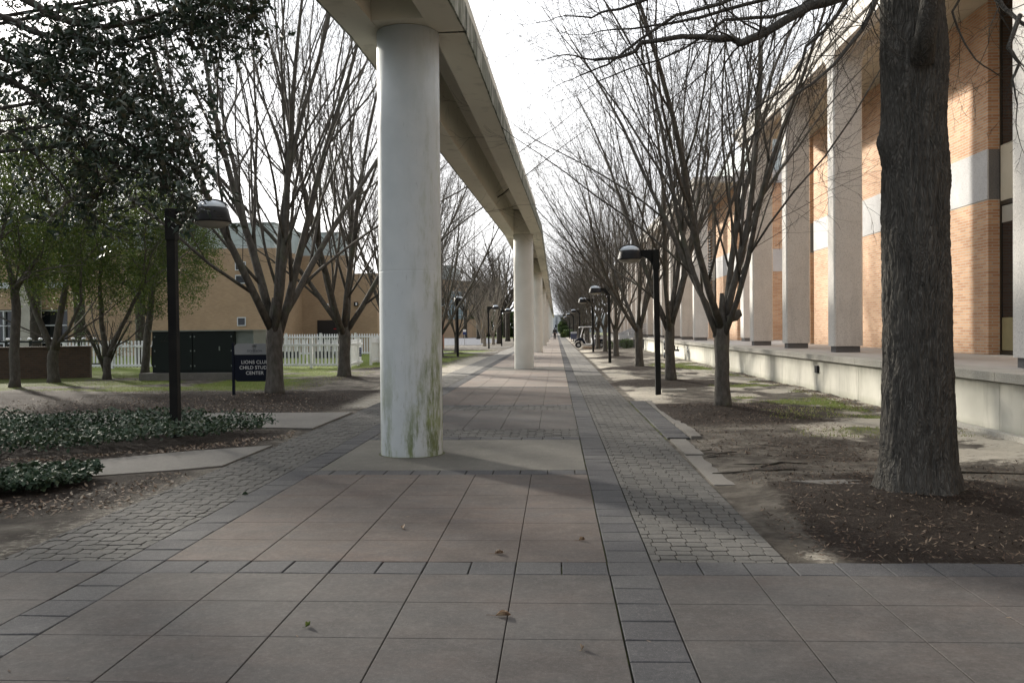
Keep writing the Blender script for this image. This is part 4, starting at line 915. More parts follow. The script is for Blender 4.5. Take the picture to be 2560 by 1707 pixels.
# ------------------------------------------------------------ small leafy trees by the brick wall
def leafy(label, x, y, stems, cc, RR, n, seed):
    t_ = T('leafy_tree', label, 'tree', (x, y, gzs(x, y)-.02), 0, 'small leafy trees at the left'); rg = random.Random(seed); nr = np.random.default_rng(seed)
    b = MB()
    for pts, r0, r1 in stems:
        q = [tuple(Vector(pts[a]).lerp(Vector(pts[a+1]), s_/3)+Vector((rg.uniform(-.02, .02), 0, 0))) for a in range(len(pts)-1) for s_ in range(3)]+[pts[-1]]
        rr = rad_interp(r0, r1, len(q)); rr[0] *= 1.35; b.tube(q, rr, 10)
    P('trunk', b, 'smooth_bark', t_, True)
    br = MB(); tips = [s_[0][-1] for s_ in stems]; ce = []
    C_ = dict(CZ, lv=3, n=[8, 5], seg=[6, 5, 3], ang=[50, 45], rr=[.5, .5], len=[.5, .5], up=[.02, .02, 0], sides=[5, 3, 3], wob=[.2, .25, .25])
    for tp in tips:
        for k_ in range(3):
            grow(br, br, tp, (rg.uniform(-1, 1), rg.uniform(-1, 1), rg.uniform(.3, 1.6)), RR[2]*1.1, .035, 0, rg, C_)
    P('limbs', br, 'twig_bark', t_, False)
    while len(ce) < n:
        u = nr.normal(0, 1, 3); u /= np.linalg.norm(u); f = nr.uniform(.25, 1)**.5; c_ = np.array(cc)+u*np.array(RR)*f
        if vnoise(c_[0]*1.6+c_[2]*1.2, c_[1]*1.6-c_[2]*1.3, 200+seed) < .42 or c_[2] < 1.7: continue
        ce.append(c_)
    v_, f_ = shoots(ce, nr.normal(0, 1, (len(ce), 3)), .085, .022, 5, nr, .09); Pn('leaves', npmesh('leaves', v_, f_, 'green_leaf'), t_)
leafy('leafy green tree with a single stout trunk at the far left edge', -15.98, 25.7, [([(0, 0, -.1), (.0, 0, 1), (.08, 0, 2.2), (.05, 0, 3.0)], .15, .12), ([(.05, 0, 2.9), (-.5, .2, 4.4)], .09, .05), ([(.05, 0, 2.9), (.9, -.1, 3.9), (1.2, 0, 5)], .08, .04)], (.1, 0, 5.6), (2.2, 2.2, 3.2), 5979, 1)
leafy('leafy green tree forking into two curved stems in front of the brick wall', -16.26, 28.2, [([(0, 0, -.1), (.02, 0, .9), (.05, 0, 1.25)], .19, .15), ([(0, 0, 1.1), (-.5, 0, 2.2), (-.95, .1, 3.4), (-1.2, .1, 4.6)], .11, .06), ([(.05, 0, 1.1), (.3, 0, 2.3), (.5, 0, 3.2), (.25, .1, 4.2), (.4, 0, 5.2)], .12, .06), ([(.1, 0, 1.2), (.6, -.1, 1.7), (.95, 0, 2.6), (1.0, 0, 3.8)], .06, .04)], (0, 0, 5.6), (2.3, 2.3, 3.3), 5979, 2)
leafy('leafy green tree with a low V of two stems before the picket fence', -15.5, 30.2, [([(0, 0, -.1), (.03, 0, .9)], .14, .12), ([(0, 0, .8), (-.15, 0, 2.0), (-.2, 0, 3.4), (-.1, 0, 4.6)], .10, .05), ([(.05, 0, .8), (.5, 0, 1.7), (1.0, 0, 2.7), (1.4, 0, 3.3)], .085, .05)], (.4, 0, 5.3), (2.1, 2.1, 3.1), 5520, 3)
leafy('leafy green tree beside the dark generator enclosure, crown lit at its right edge', -15.7, 33.5, [([(0, 0, -.1), (.1, 0, 1.2), (.2, 0, 2.2), (.3, 0, 3.2)], .16, .11), ([(.3, 0, 3.1), (.9, 0, 4.6)], .07, .05), ([(.15, 0, 2.3), (-.5, .2, 3.4)], .07, .04)], (.7, 0, 5.0), (2.3, 2.3, 2.9), 6500, 4)
def bush(name, label, x, y, RR, n, seed, mat='shrub_leaf', L=.07, W=.02, stems=8, h0=.1, cat='bush', box=False, group=None):
    t_ = T(name, label, cat, (x, y, max(gzs(x, y), -.02)), 0, group); nr = np.random.default_rng(seed); rg = random.Random(seed)
    b = MB()
    for k_ in range(stems):
        a = rg.uniform(0, 6.28); b.tube([(0, 0, -.05), (math.cos(a)*RR[0]*.3, math.sin(a)*RR[1]*.3, RR[2]*.8), (math.cos(a)*RR[0]*.7, math.sin(a)*RR[1]*.7, RR[2]*1.6)], [.025, .018, .006], 5)
    P('stems', b, 'dark_bark', t_)
    u = nr.normal(0, 1, (n, 3)); u /= np.linalg.norm(u, axis=1)[:, None]
    if box: u = u/np.abs(u).max(1)[:, None]
    c = u*np.array(RR)*nr.uniform(.55, 1, (n, 1))**.5+[0, 0, RR[2]+h0]
    v_, f_ = shoots(c, u, L, W, 5, nr, .05 if not box else .015); Pn('leaves', npmesh('leaves', v_, f_, mat), t_); return t_
bush('bush', 'thin twiggy shrub with many upright stems behind the low brick wall', -17.6, 34.2, (1.5, .8, 1.3), 500, 11, stems=46, h0=.6, W=.012)
bush('bush', 'small upright shrub beside the white picket fence near the generator', -15.3, 36.4, (.35, .3, .8), 260, 12, mat='green_leaf', h0=.0)
bush('bush', 'round green shrub in front of the dark stair wall', 5.6, 71.5, (.55, .5, .38), 420, 13, h0=0)
bush('bush', 'small shrub at the foot of the trees beside the stair wall', 4.2, 71.0, (.35, .3, .3), 240, 14, h0=0)
bush('hedge', 'square clipped dark hedge at the far right of the path', 2.35, 168, (.95, 1.6, .68), 2300, 15, h0=0, L=.12, W=.05, box=True, cat='hedge')
bush('bush', 'pale green bush at the left end of the clipped hedge', 1.35, 163, (.5, .6, .5), 420, 16, mat='green_leaf', h0=0, L=.12, W=.05)
bush('bush', 'dark rounded bush beyond the clipped hedge', 1.9, 190, (1.0, 1.2, 1.1), 900, 17, h0=0, L=.2, W=.07)
bush('bush', 'dark bush farthest along the right edge of the path', 2.1, 225, (1.6, 1.6, 1.9), 1200, 18, h0=0, L=.3, W=.1)
for i_, (x, y, r_, l_) in enumerate([(-9, 185, 3.2, 'left'), (-15, 196, 3.8, 'middle'), (4.6, 215, 3.5, 'right')]):
    bush('evergreen_bush', 'large dark evergreen mass closing the view beyond the road, %s one of three' % l_, x, y, (r_, 2.5, r_*.8), 1500, 30+i_, h0=0, L=.45, W=.16, group='evergreen masses in the far distance')
# ------------------------------------------------------------ ivy, litter, grass
def inside(p, poly):
    x, y = p; c = False; n = len(poly)
    for i_ in range(n):
        x1, y1 = poly[i_]; x2, y2 = poly[(i_+1) % n]
        if (y1 > y) != (y2 > y) and x < (x2-x1)*(y-y1)/(y2-y1)+x1: c = not c
    return c
def scatter(poly, n, rng, edge=.35):
    xs_ = [p[0] for p in poly]; ys_ = [p[1] for p in poly]; out = []
    while len(out) < n:
        x = rng.uniform(min(xs_), max(xs_)); y = rng.uniform(min(ys_), max(ys_))
        wx = x+edge*(float(vnoise(x*2.5, y*2.5, 301))-.5)*2; wy = y+edge*(float(vnoise(x*2.5, y*2.5, 302))-.5)*2
        if inside((wx, wy), poly): out.append((x, y))
    return out
def ivy(poly, n, h, seed):
    rg = random.Random(seed); nr = np.random.default_rng(seed); pts = scatter(poly, n, rg); c = []
    for x, y in pts:
        hh = h*(.45+.9*float(fbm(x*1.3, y*1.3, 310, 3))); c.append((x, y, hh*rg.uniform(.25, 1)**.6))
    d = nr.normal(0, 1, (n, 3))*[1, 1, .25]+[.25, -.35, 0]
    v_, f_ = leaves(c, d, .058, .028, nr, fold=.12, droop=.3); me = npmesh('ivy', v_, f_, 'ivy_leaf')
    o = bpy.data.objects.new('ivy', me); COL.objects.link(o); return tag(o, kind='stuff')
bed1 = [(-4.5, 14.3), (-4.75, 12.7), (-5.5, 11.45), (-6.1, 11.0), (-7.2, 10.35), (-9.5, 9.0), (-12.5, 7.4), (-14, 14.6), (-8.9, 14.6), (-6, 14.6), (-5, 14.7)]
bed2 = [(-4.75, 9.45), (-4.95, 8.9), (-5.3, 8.3), (-7, 7.3), (-9, 6.8), (-9.4, 6.9), (-7, 8.7), (-5.7, 9.75)]
o = ivy(bed1, 30000, .34, 1); tag(o, 'glossy dark green ivy bed around the nearest lamp post', 'ivy')
o = ivy(bed2, 11000, .2, 2); tag(o, 'smaller patch of ivy in front of the narrow concrete side walk', 'ivy')
def flatbits(areas, L, W, mat, name, seed, label, cat, lift=.012, tilt=.35):
    rg = random.Random(seed); nr = np.random.default_rng(seed); P_ = []
    for poly, n in areas: P_ += scatter(poly, n, rg, .3)
    P_ = np.array(P_); z = gz(P_[:, 0], P_[:, 1]); z = np.where(paved(P_[:, 0], P_[:, 1]), 0.004, z)+lift
    n = len(P_); a = nr.uniform(0, 6.28, n); d = np.stack([np.cos(a), np.sin(a), nr.normal(0, tilt, n)], 1)
    s = np.stack([-np.sin(a), np.cos(a), nr.normal(0, tilt, n)], 1); l = L*nr.uniform(.4, 1.5, (n, 1)); w_ = W*nr.uniform(.5, 1.4, (n, 1))
    c = np.stack([P_[:, 0], P_[:, 1], z], 1)
    v_ = np.stack([c-d*l, c-d*l*.1-s*w_, c+d*l, c+s*w_+d*l*.1], 1).reshape(-1, 3); k_ = np.arange(n)*4
    me = npmesh(name, v_, np.stack([k_, k_+1, k_+2, k_+3], 1), mat); o = bpy.data.objects.new(name, me); COL.objects.link(o)
    return tag(o, label, cat, kind='stuff')
flatbits([([(-4.0, 14.3), (-4.2, 12.6), (-5.4, 11.3), (-6.4, 10.7), (-7.5, 10.2), (-7.3, 10.6), (-5.5, 11.9), (-4.7, 13)], 900), ([(-4.0, 10.2), (-4.05, 8.0), (-4.4, 7.6), (-6.5, 7.1), (-7.5, 7.3), (-5.2, 8.3), (-4.7, 9.5)], 700),
 ([(-12, 17.2), (-4.5, 17.2), (-5.2, 18.4), (-6.5, 22), (-13, 21)], 1500), ([(6.0, 14), (6.42, 14), (6.42, 30), (6.0, 30)], 900), ([(5.7, 17), (6.4, 17), (6.4, 23), (5.6, 22)], 500), ([(6.1, 30), (6.42, 30), (6.42, 55), (6.0, 55)], 500)],
 .024, .012, 'pale_leaf', 'leaf_litter', 5, 'pale dry leaves scattered on the beds and along the wall foot', 'leaf litter')
flatbits([([(1.7, 6.2), (9, 6.2), (9, 11), (2.2, 10.2), (1.7, 7)], 9000), ([(-4.1, 17.2), (-12, 17.2), (-12, 24), (-5, 22)], 6000), ([(1.9, 11), (4.4, 10), (4.6, 19), (2.2, 19)], 5000)],
 .022, .006, 'bark_chip', 'wood_chips', 6, 'brown bark chips and short twigs strewn over the mulch', 'wood chips')
flatbits([([(XL, .5), (3.5, .5), (1.5, 16), (-3.9, 16)], 90), ([(-3.95, 6.2), (-3.1, 6.2), (-3.1, 16), (-3.95, 16)], 60)], .018, .005, 'bark_chip', 'path_debris', 7, 'tiny bits of bark and twig lying on the paving', 'debris', lift=.004, tilt=.1)
# grass blades in the thin lawn patches
rg = random.Random(12); nr = np.random.default_rng(12); gp = []
def gdens(x, y):
    n_ = float(fbm(x*.6, y*.6, 21, 4))
    if x < -6.8: return (23.5 < y < 44) and n_ > .40
    if x < -4.6: return 36 < y < 70
    return x > 3.6 and 13 < y < 42 and n_ > .52
while len(gp) < 26000:
    if rg.random() < .75: x = rg.uniform(-16, -4.6); y = 23+47*rg.random()**1.5
    else: x = rg.uniform(3.6, 6.1); y = rg.uniform(13, 42)
    if gdens(x, y): gp.append((x, y))
gp = np.array(gp); n = len(gp); z = gz(gp[:, 0], gp[:, 1]); a = nr.uniform(0, 6.28, n); h = nr.uniform(.015, .05, (n, 1)); c = np.stack([gp[:, 0], gp[:, 1], z], 1)
s = np.stack([np.cos(a), np.sin(a), a*0], 1)*.006; up = np.stack([nr.normal(0, .5, n), nr.normal(0, .5, n), np.ones(n)], 1)*h
v_ = np.stack([c-s, c+s, c+up], 1).reshape(-1, 3); k_ = np.arange(n)*3
o = bpy.data.objects.new('grass', npmesh('grass', v_, np.stack([k_, k_+1, k_+2], 1), 'grass_blade')); COL.objects.link(o); tag(o, 'short thin winter grass on the lawns either side of the path', 'grass', kind='stuff')
# single leaves on the paving
def fallen(x, y, rz, L, label, mat='dead_leaf', lobed=False):
    z = .012; b = MB(); n = 9; st_ = [(-L*.9, 0, z), (-L*.5, .002, z+.004)]
    out = []
    for q in range(n):
        t_ = q/(n-1); w_ = math.sin(t_*math.pi)**.8*L*.36*(1+(.55 if lobed and q % 2 else 0)); out.append((-L*.5+t_*L*1.1, w_, .008+.02*math.sin(t_*3)))
    for q in range(n-1):
        a, b2 = out[q], out[q+1]
        b.poly([(a[0], 0, .004), (b2[0], 0, .004), (b2[0], b2[1], b2[2]), (a[0], a[1], a[2])]); b.poly([(a[0], 0, .004), (a[0], -a[1], a[2]*1.2), (b2[0], -b2[1], b2[2]*1.2), (b2[0], 0, .004)])
    b.tube([(-L*.5, 0, .004), (-L*.9, .01, .006), (-L*1.2, .0, .01)], [.0015]*3, 4)
    o = one('fallen_leaf', b, mat, label, 'leaf', 'dry leaves lying on the path', loc=(x, y, heave(x, y)+.002)); o.rotation_euler = (0, 0, rz)
fallen(-.31, 4.96, .1, .075, 'curled tan leaf with a long stalk on the middle foreground slab')
fallen(-.42, 6.35, .3, .06, 'pale lobed leaf just beyond the first row of dark border pavers', 'pale_leaf', True)
fallen(-1.25, 7.15, 2.0, .06, 'brown crumpled leaf on the pinkish slabs left of centre')
fallen(.18, 6.75, .4, .045, 'small brown leaf near the right edge of the pinkish slabs')
fallen(2.1, 3.93, -.4, .065, 'tan pointed leaf on the slabs at the lower right corner', 'pale_leaf', True)
fallen(.12, 4.45, 1.3, .035, 'small yellowish leaf right of the curled tan leaf', 'pale_leaf')
fallen(-1.35, 4.75, 1.2, .035, 'small greenish leaf on the left foreground slab', 'green_leaf')
fallen(-3.05, 8.6, .2, .05, 'dark green lump of leaves on the left octagonal pavers', 'ivy_leaf')
# exposed roots, slab scraps and drain near the oak
wh = ['nearest the kerb', 'by the drain', 'crossing the bare dirt', 'half buried in mulch', 'running towards the path', 'beside the path edge', 'in the middle of the dirt', 'farthest from the oak', 'thinnest of the group']
for k_ in range(9):
    a = rs.uniform(2.2, 4.2); x0, y0 = 2.9+rs.uniform(-1.0, .6), 9.8+rs.uniform(-.9, 2.4); p = [(x0, y0, .0)]
    for q in range(5): a += rs.uniform(-.5, .5); p.append((p[-1][0]+.17*math.cos(a), p[-1][1]+.12*math.sin(a), rs.uniform(-.012, .006)))
    b = MB(); b.tube([(x, y_, z+gzs(x, y_)) for x, y_, z in p], [.009, .014, .013, .010, .008, .004], 6); one('tree_root', b, 'dark_bark', 'dark surface root of the oak '+wh[k_], 'root', 'surface roots in the dirt', smooth=True)
for p, l_ in (([(3.75, 9.6), (4.3, 9.9), (5.0, 9.7)], 'long root right of the oak trunk'), ([(4.9, 8.9), (5.1, 9.3), (5.4, 9.1)], 'short root at the right edge of the view'), ([(2.3, 10.2), (2.6, 10.6), (2.9, 10.5)], 'short forked root beside the paving edge')):
    b = MB(); b.tube([(x, y_, gzs(x, y_)+.008) for x, y_ in p], [.012, .014, .006], 6); one('tree_root', b, 'dark_bark', l_+', lying in the dirt', 'root', 'surface roots in the dirt', smooth=True)
dr = T('drain_grate', 'flat concrete drain with a slotted grate beside the oak trunk', 'drain', (2.95, 8.95, gzs(2.95, 8.95)))
P('frame', MB().prism([(2.35, 9.12), (3.3, 9.25), (3.3, 8.62), (3.0, 8.6), (2.75, 8.85)], 'z', .0, .055), 'plain_concrete', dr, world=True)
b = MB()
for q in range(8): b.prism([(2.80+q*.055, 8.90), (2.825+q*.055, 8.90), (2.89+q*.055, 8.66), (2.865+q*.055, 8.66)], 'z', .056, .072)
P('grate', b, 'drain_metal', dr, world=True)
b = MB(); b.box(0, 0, 0, .62, .2, .07); o = one('kerb_stone', b, 'cap_stone', 'short concrete kerb stone lying at the foot of the mossy lamp post', 'kerb stone', loc=(2.62, 22.4, gzs(2.9, 22.5)-.01))

# ------------------------------------------------------------ sign
sg = T('sign_board', 'navy sign reading LIONS CLUB CHILD STUDY CENTER behind the left bare tree', 'sign', (-7.4880, 22, 0))
for x in (-8.0444, -6.9472): P('post', MB().box(x-.03, 21.95, -.1, x+.03, 22.02, 1.33), 'navy', sg, world=True, bevel=.004)
o = P('panel', MB().prism([(-8.0080, .42), (-7.9456, .36), (-7.0408, .36), (-6.9836, .42), (-6.9836, 1.025), (-8.0080, 1.025)], 'y', 21.96, 22.01), 'navy', sg, world=True)
P('header', MB().prism([(-8.0080, 1.029), (-6.9836, 1.029), (-6.9836, 1.24), (-7.0408, 1.30), (-7.9456, 1.30), (-8.0080, 1.24)], 'y', 21.96, 22.01), 'sign_grey', sg, world=True)
def text(body, size, x, y, z, mat, parent, spacing=1.0, bold=.0):
    cu = bpy.data.curves.new('lettering', 'FONT'); cu.body = body; cu.size = size; cu.align_x = 'CENTER'; cu.extrude = .002; cu.space_character = spacing; cu.offset = bold
    tmp = bpy.data.objects.new('tmp', cu); COL.objects.link(tmp); bpy.context.view_layer.update()
    me = bpy.data.meshes.new_from_object(tmp.evaluated_get(bpy.context.evaluated_depsgraph_get())); bpy.data.objects.remove(tmp)
    me.materials.clear(); me.materials.append(M[mat]); o = bpy.data.objects.new('lettering', me); COL.objects.link(o); o.parent = parent
    pl = parent
    off = Vector((0, 0, 0))
    while pl: off += Vector(pl.location); pl = pl.parent
    o.location = Vector((x, y, z))-off; o.rotation_euler = (R(90), 0, 0); return o
for s_, z in (('LIONS CLUB', .80), ('CHILD STUDY', .665), ('CENTER', .53)): text(s_, .118, -7.4984, 21.96, z, 'letter', sg, 1.05, .0015)
text('OLD', .042, -7.4984, 21.96, 1.155, 'sign_dark', sg); text('DOMINION', .072, -7.4984, 21.96, 1.095, 'sign_dark', sg); text('UNIVERSITY', .03, -7.4984, 21.96, 1.062, 'sign_dark', sg, 1.3)
b = MB(); b.box(-7.5504, 21.96, 1.205, -7.4464, 21.96, 1.217); b.box(-7.5400, 21.96, 1.223, -7.4568, 21.96, 1.233); b.prism([(-7.5556, 1.24), (-7.4412, 1.24), (-7.4412, 1.27), (-7.4703, 1.248), (-7.4984, 1.272), (-7.5265, 1.248), (-7.5556, 1.27)], 'y', 21.96, 21.96); P('emblem', b, 'sign_dark', sg, world=True)

# ------------------------------------------------------------ generator enclosure
gn = T('generator_enclosure', 'large dark green metal generator enclosure on a concrete pad', 'generator', (-12, 30, 0))
P('pad', MB().box(-13.75, 28.9, -.1, -9.95, 31.3, .25), 'plain_concrete', gn, world=True, bevel=.01)
bd = P('housing', MB().box(-13.45, 29.25, .252, -10.65, 31.0, 1.62), 'dark_green', gn, world=True, bevel=.01)
P('roof', MB().box(-13.5, 29.2, 1.622, -10.02, 31.05, 1.66), 'galvanised', gn, world=True)
P('side_box', MB().box(-10.648, 29.35, .6, -10.05, 30.9, 1.62), 'galvanised', gn, world=True)
P('louvre_panel', MB().box(-10.648, 29.35, .252, -10.05, 30.9, .598), 'dark_green', gn, world=True)
for x0, x1 in ((-13.4, -12.08), (-12.05, -10.70)):
    d_ = P('door', MB().box(x0, 29.225, .33, x1, 29.248, 1.55), 'dark_green', gn, world=True, bevel=.004)
    b = MB()
    for zz_ in (.45, .95, 1.42):
        for xx in (x0+.03, x1-.07): b.box(xx, 29.21, zz_, xx+.04, 29.224, zz_+.05)
    P('hinge', b, 'galvanised', d_, world=True)
    P('handle', MB().box((x0+x1)/2+.2, 29.2, .98, (x0+x1)/2+.24, 29.223, 1.12), 'galvanised', d_, world=True)
b = MB(); b.tube([(-13.5, 29.6, 1.35), (-13.62, 29.6, 1.1), (-13.62, 29.6, .5), (-13.5, 29.55, .3)], [.025]*4, 8); P('conduit', b, 'rubber', gn, True, world=True)

# ------------------------------------------------------------ brick garden wall and green bench rail
gw = T('garden_wall', 'low dark brick garden wall at the left behind the leafy trees', 'wall', (-18.5, 30.5, 0))
b = MB(); b.prism([(-16.83, 31.6), (-16.9, 31.85), (-24, 28.6), (-24, 28.3)], 'z', -.1, 1.08); P('wall', b, 'garden_brick', gw, world=True)
b = MB(); b.prism([(-16.80, 31.57), (-16.88, 31.88), (-24, 28.63), (-24, 28.27)], 'z', 1.082, 1.13); P('coping', b, 'garden_brick', gw, world=True)
gb = T('green_railing', 'dark green metal railing with white ball caps behind the garden wall', 'railing', (-21, 36, 0))
b = MB(); b.box(-27, 36, 1.22, -18.6, 36.06, 1.30); b.box(-27, 36, .3, -18.6, 36.06, .36)
for q in range(9): b.box(-26.9+q*1.03, 35.99, 0, -26.82+q*1.03, 36.07, 1.3)
P('frame', b, 'dark_green', gb, world=True)
for q in range(18):
    b = MB(); cx = -26.8+q*.46; b.lathe([(.02, 1.30), (.075, 1.33), (.09, 1.36), (.07, 1.40), (.005, 1.42)], cx, 36.03, 10, False); P('cap', b, 'white_paint', gb, True, world=True)

# ------------------------------------------------------------ picket fences
def fence(name, label, p, q, h=1.0, hp=1.24, pitch=.165, wpk=.085, post_every=2.3, group='white picket fences'):
    t_ = T(name, label, 'fence', (p[0], p[1], 0), 0, group); P_, Q_, d, s_ = along(p, q); L = (Q_-P_).length
    def bx(mb, a0, a1, o0, o1, z0, z1): mb.prism([tuple((P_+d*a+s_*o_)[:2]) for a, o_ in ((a0, o0), (a1, o0), (a1, o1), (a0, o1))], 'z', z0, z1)
    pk = MB(); n = int(L/pitch)
    for k_ in range(n):
        a = (k_+.5)*pitch
        c_ = [(a-wpk/2, .06), (a+wpk/2, .06), (a+wpk/2, hp-.03), (a+wpk*.3, hp-.005), (a, hp), (a-wpk*.3, hp-.005), (a-wpk/2, hp-.03)]
        m_ = len(pk.v); kk = len(c_)
        for o_ in (-.03, -.012): pk.v += [tuple(P_+d*x+s_*o_+Vector((0, 0, z))) for x, z in c_]
        pk.f.append(tuple(m_+i_ for i_ in range(kk))[::-1]); pk.f.append(tuple(m_+kk+i_ for i_ in range(kk)))
        for i_ in range(kk): pk.f.append((m_+i_, m_+(i_+1) % kk, m_+kk+(i_+1) % kk, m_+kk+i_))
    P('pickets', pk, 'white_paint', t_, world=True)
    for z in (.1, h-.05):
        r_ = MB(); bx(r_, 0, L, -.008, .035, z, z+.09); P('rail', r_, 'white_paint', t_, world=True)
    k_ = 0
    while k_*post_every <= L+.01:
        a = min(k_*post_every, L); r_ = MB(); bx(r_, a-.055, a+.055, -.055, .055, -.1, hp+.03); bx(r_, a-.07, a+.07, -.07, .07, hp+.031, hp+.06); P('post', r_, 'white_paint', t_, world=True); k_ += 1
    return t_
fence('picket_fence', 'white picket fence facing the path, between generator and corner post', (-22, 39.1), (-8.87, 38.0))
fence('picket_fence', 'short white picket return running back from the corner post', (-8.85, 38.1), (-9.1, 41.7), hp=1.2)
fence('picket_fence', 'white picket panel beyond the gate at the right end of the yard', (-8.65, 41.5), (-8.85, 46), hp=1.25)
fence('picket_fence', 'back run of white picket fence along the building behind the yard', (-20, 58), (-10.5, 58), hp=1.4, h=1.2)
gt = T('gate_notice', 'small blue notice fixed to the white picket gate', 'sign', (-8.96, 41.0, .5)); P('panel', MB().box(-9.02, 40.45, .42, -8.98, 40.5, .83).box(-9.06, 40.44, .42, -8.86, 40.449, .83), 'navy_bright', gt, world=True)
for q in range(5): P('lettering', MB().box(-9.03, 40.432, .75-q*.07, -8.89, 40.438, .77-q*.07), 'letter', gt, world=True)
for i_, (x, w_) in enumerate([(-16.3, 1.1), (-14.2, 1.0), (-13.0, .5)]):
    t_ = T('planter_box', 'dark navy planter box behind the picket fence, %s of three' % ['left', 'middle', 'right'][i_], 'planter', (x, 52, 0), 0, 'planter boxes in the fenced yard')
    P('box', MB().box(x, 52, 0, x+w_, 52.5, .38), 'navy', t_, world=True, bevel=.01); P('soil', MB().box(x+.04, 52.04, .381, x+w_-.04, 52.46, .40), 'joint_soil', t_, world=True)

# ------------------------------------------------------------ left buildings
lb = T('tan_brick_building', 'large windowless tan brick building with pale metal parapet behind the fence', 'building', (-25, 62, 0))
out = [(-33.5, 60), (-18.95, 60), (-19.05, 66.6), (-15.7, 66.6), (-15.7, 69), (-33.5, 69)]
P('wall', MB().prism(out, 'z', -.1, 7.25), 'tan_brick', lb, world=True)
P('low_wing', MB().box(-15.69, 66.9, -.1, -13.4, 69, 5.9), 'tan_brick', lb, world=True)
P('parapet', MB().prism([(-33.5, 60.15), (-19.1, 60.15), (-19.2, 66.75), (-15.85, 66.75), (-15.85, 68.9), (-33.5, 68.9)], 'z', 7.254, 8.95), 'metal_roof', lb, world=True)
P('coping', MB().prism([(-33.5, 60.08), (-19.02, 60.08), (-19.12, 66.68), (-15.78, 66.68), (-15.78, 69), (-33.5, 69)], 'z', 8.954, 9.02), 'white_wall', lb, world=True)
for x, z, w_, h_ in ((-21.65, 1.98, .6, .6), (-21.75, 4.85, .75, .6), (-21.75, 5.75, .75, .6)):
    o = P('window', MB().box(x, 59.95, z, x+w_, 59.99, z+.06).box(x, 59.95, z+h_-.06, x+w_, 59.99, z+h_).box(x, 59.95, z+.061, x+.06, 59.99, z+h_-.061).box(x+w_-.06, 59.95, z+.061, x+w_, 59.99, z+h_-.061), 'window_frame', lb, world=True)
    P('pane', MB().box(x+.06, 59.97, z+.06, x+w_-.06, 59.985, z+h_-.06), 'dark_glass', o, world=True)
dd = P('door', MB().box(-17.9, 66.52, 0, -16.0, 66.58, 2.4), 'brown_door', lb, world=True); P('plate', MB().box(-16.65, 66.5, 1.72, -16.4, 66.515, 1.78), 'red', dd, world=True)
P('drain_stain', MB().box(-19.02, 62.5, .5, -19.005, 62.6, 6.9), 'smooth_beige', lb, world=True)
w_ = P('wall_lamp', MB().box(-15.15, 66.7, 3.45, -14.85, 66.88, 3.75), 'black_metal', lb, world=True); P('lens', MB().box(-15.02, 66.68, 3.5, -14.9, 66.698, 3.7), 'white_paint', w_, world=True)
P('wall_light', MB().lathe([(.001, 3.4), (.08, 3.45), (.08, 3.6), (.001, 3.65)], -17.1, 66.5, 10), 'white_paint', lb, world=True)
lb2 = T('glazed_building', 'brick building with white framed windows and a grey pillar at the far left', 'building', (-40, 60, 0))
P('wall', MB().box(-60, 60, 3.25, -33.6, 78, 4.7).box(-60, 60, 5.1, -33.6, 78, 7.25), 'tan_brick', lb2, world=True)
P('band', MB().box(-60, 59.9, 4.704, -33.6, 78, 5.096), 'white_wall', lb2, world=True)
P('parapet', MB().box(-60, 60.2, 7.254, -33.6, 78, 9.2), 'metal_roof', lb2, world=True)
P('glazing', MB().box(-60, 60.3, 0, -33.6, 60.34, 3.24), 'dark_glass', lb2, world=True)
b = MB()
for q in range(14): b.box(-59.6+q*1.95, 60.1, 0, -59.5+q*1.95, 60.29, 3.2)
for z in (.9, 2.1, 3.12): b.box(-60, 60.12, z, -33.62, 60.28, z+.09)
P('window_frame', b, 'window_frame', lb2, world=True)
P('pillar', MB().box(-36.4, 58.9, -.1, -35.2, 59.8, 7.2), 'cap_stone', lb2, world=True)
hv = T('rooftop_unit', 'grey rooftop duct unit peeking above the back picket fence', 'duct', (-18.6, 59.5, 1.3)); b = MB(); b.box(-18.9, 59, .1, -18.4, 59.8, 1.75); b.prism([(-19.6, 1.35), (-18.9, 1.45), (-18.9, 1.6), (-19.6, 1.5)], 'y', 59.1, 59.7); P('body', b, 'galvanised', hv, world=True, bevel=.02); P('stand', MB().box(-19.5, 59.2, 0, -19.4, 59.3, 1.35), 'galvanised', hv, world=True)
# low brick wall, right of the tan building
lw = T('yard_wall', 'low red brick yard wall with grey coping behind the picket gate', 'wall', (-12, 70, 0))
P('wall', MB().prism([(-15.6, 69.5), (-9.45, 72.8), (-9.45, 75.5), (-9.75, 75.5), (-9.75, 73.1), (-15.7, 69.8)], 'z', -.1, 2.25), 'red_brick', lw, world=True)
P('coping', MB().prism([(-15.6, 69.42), (-11.5, 71.6), (-11.6, 71.85), (-15.7, 69.9)], 'z', 2.254, 2.45), 'metal_roof', lw, world=True)
rl_ = T('roof_lamp', 'short lamp bracket standing on the yard wall coping', 'lamp', (-13.05, 71, 2.45)); b = MB(); b.tube([(-12.95, 70.9, 2.3), (-12.95, 70.9, 2.95), (-13.15, 70.9, 2.95)], [.04]*3, 8); P('bracket', b, 'black_metal', rl_, world=True); P('head', MB().lathe([(.001, 2.9), (.2, 2.92), (.22, 3.0), (.12, 3.1), (.001, 3.12)], -13.2, 70.9, 14), 'white_paint', rl_, True, world=True)
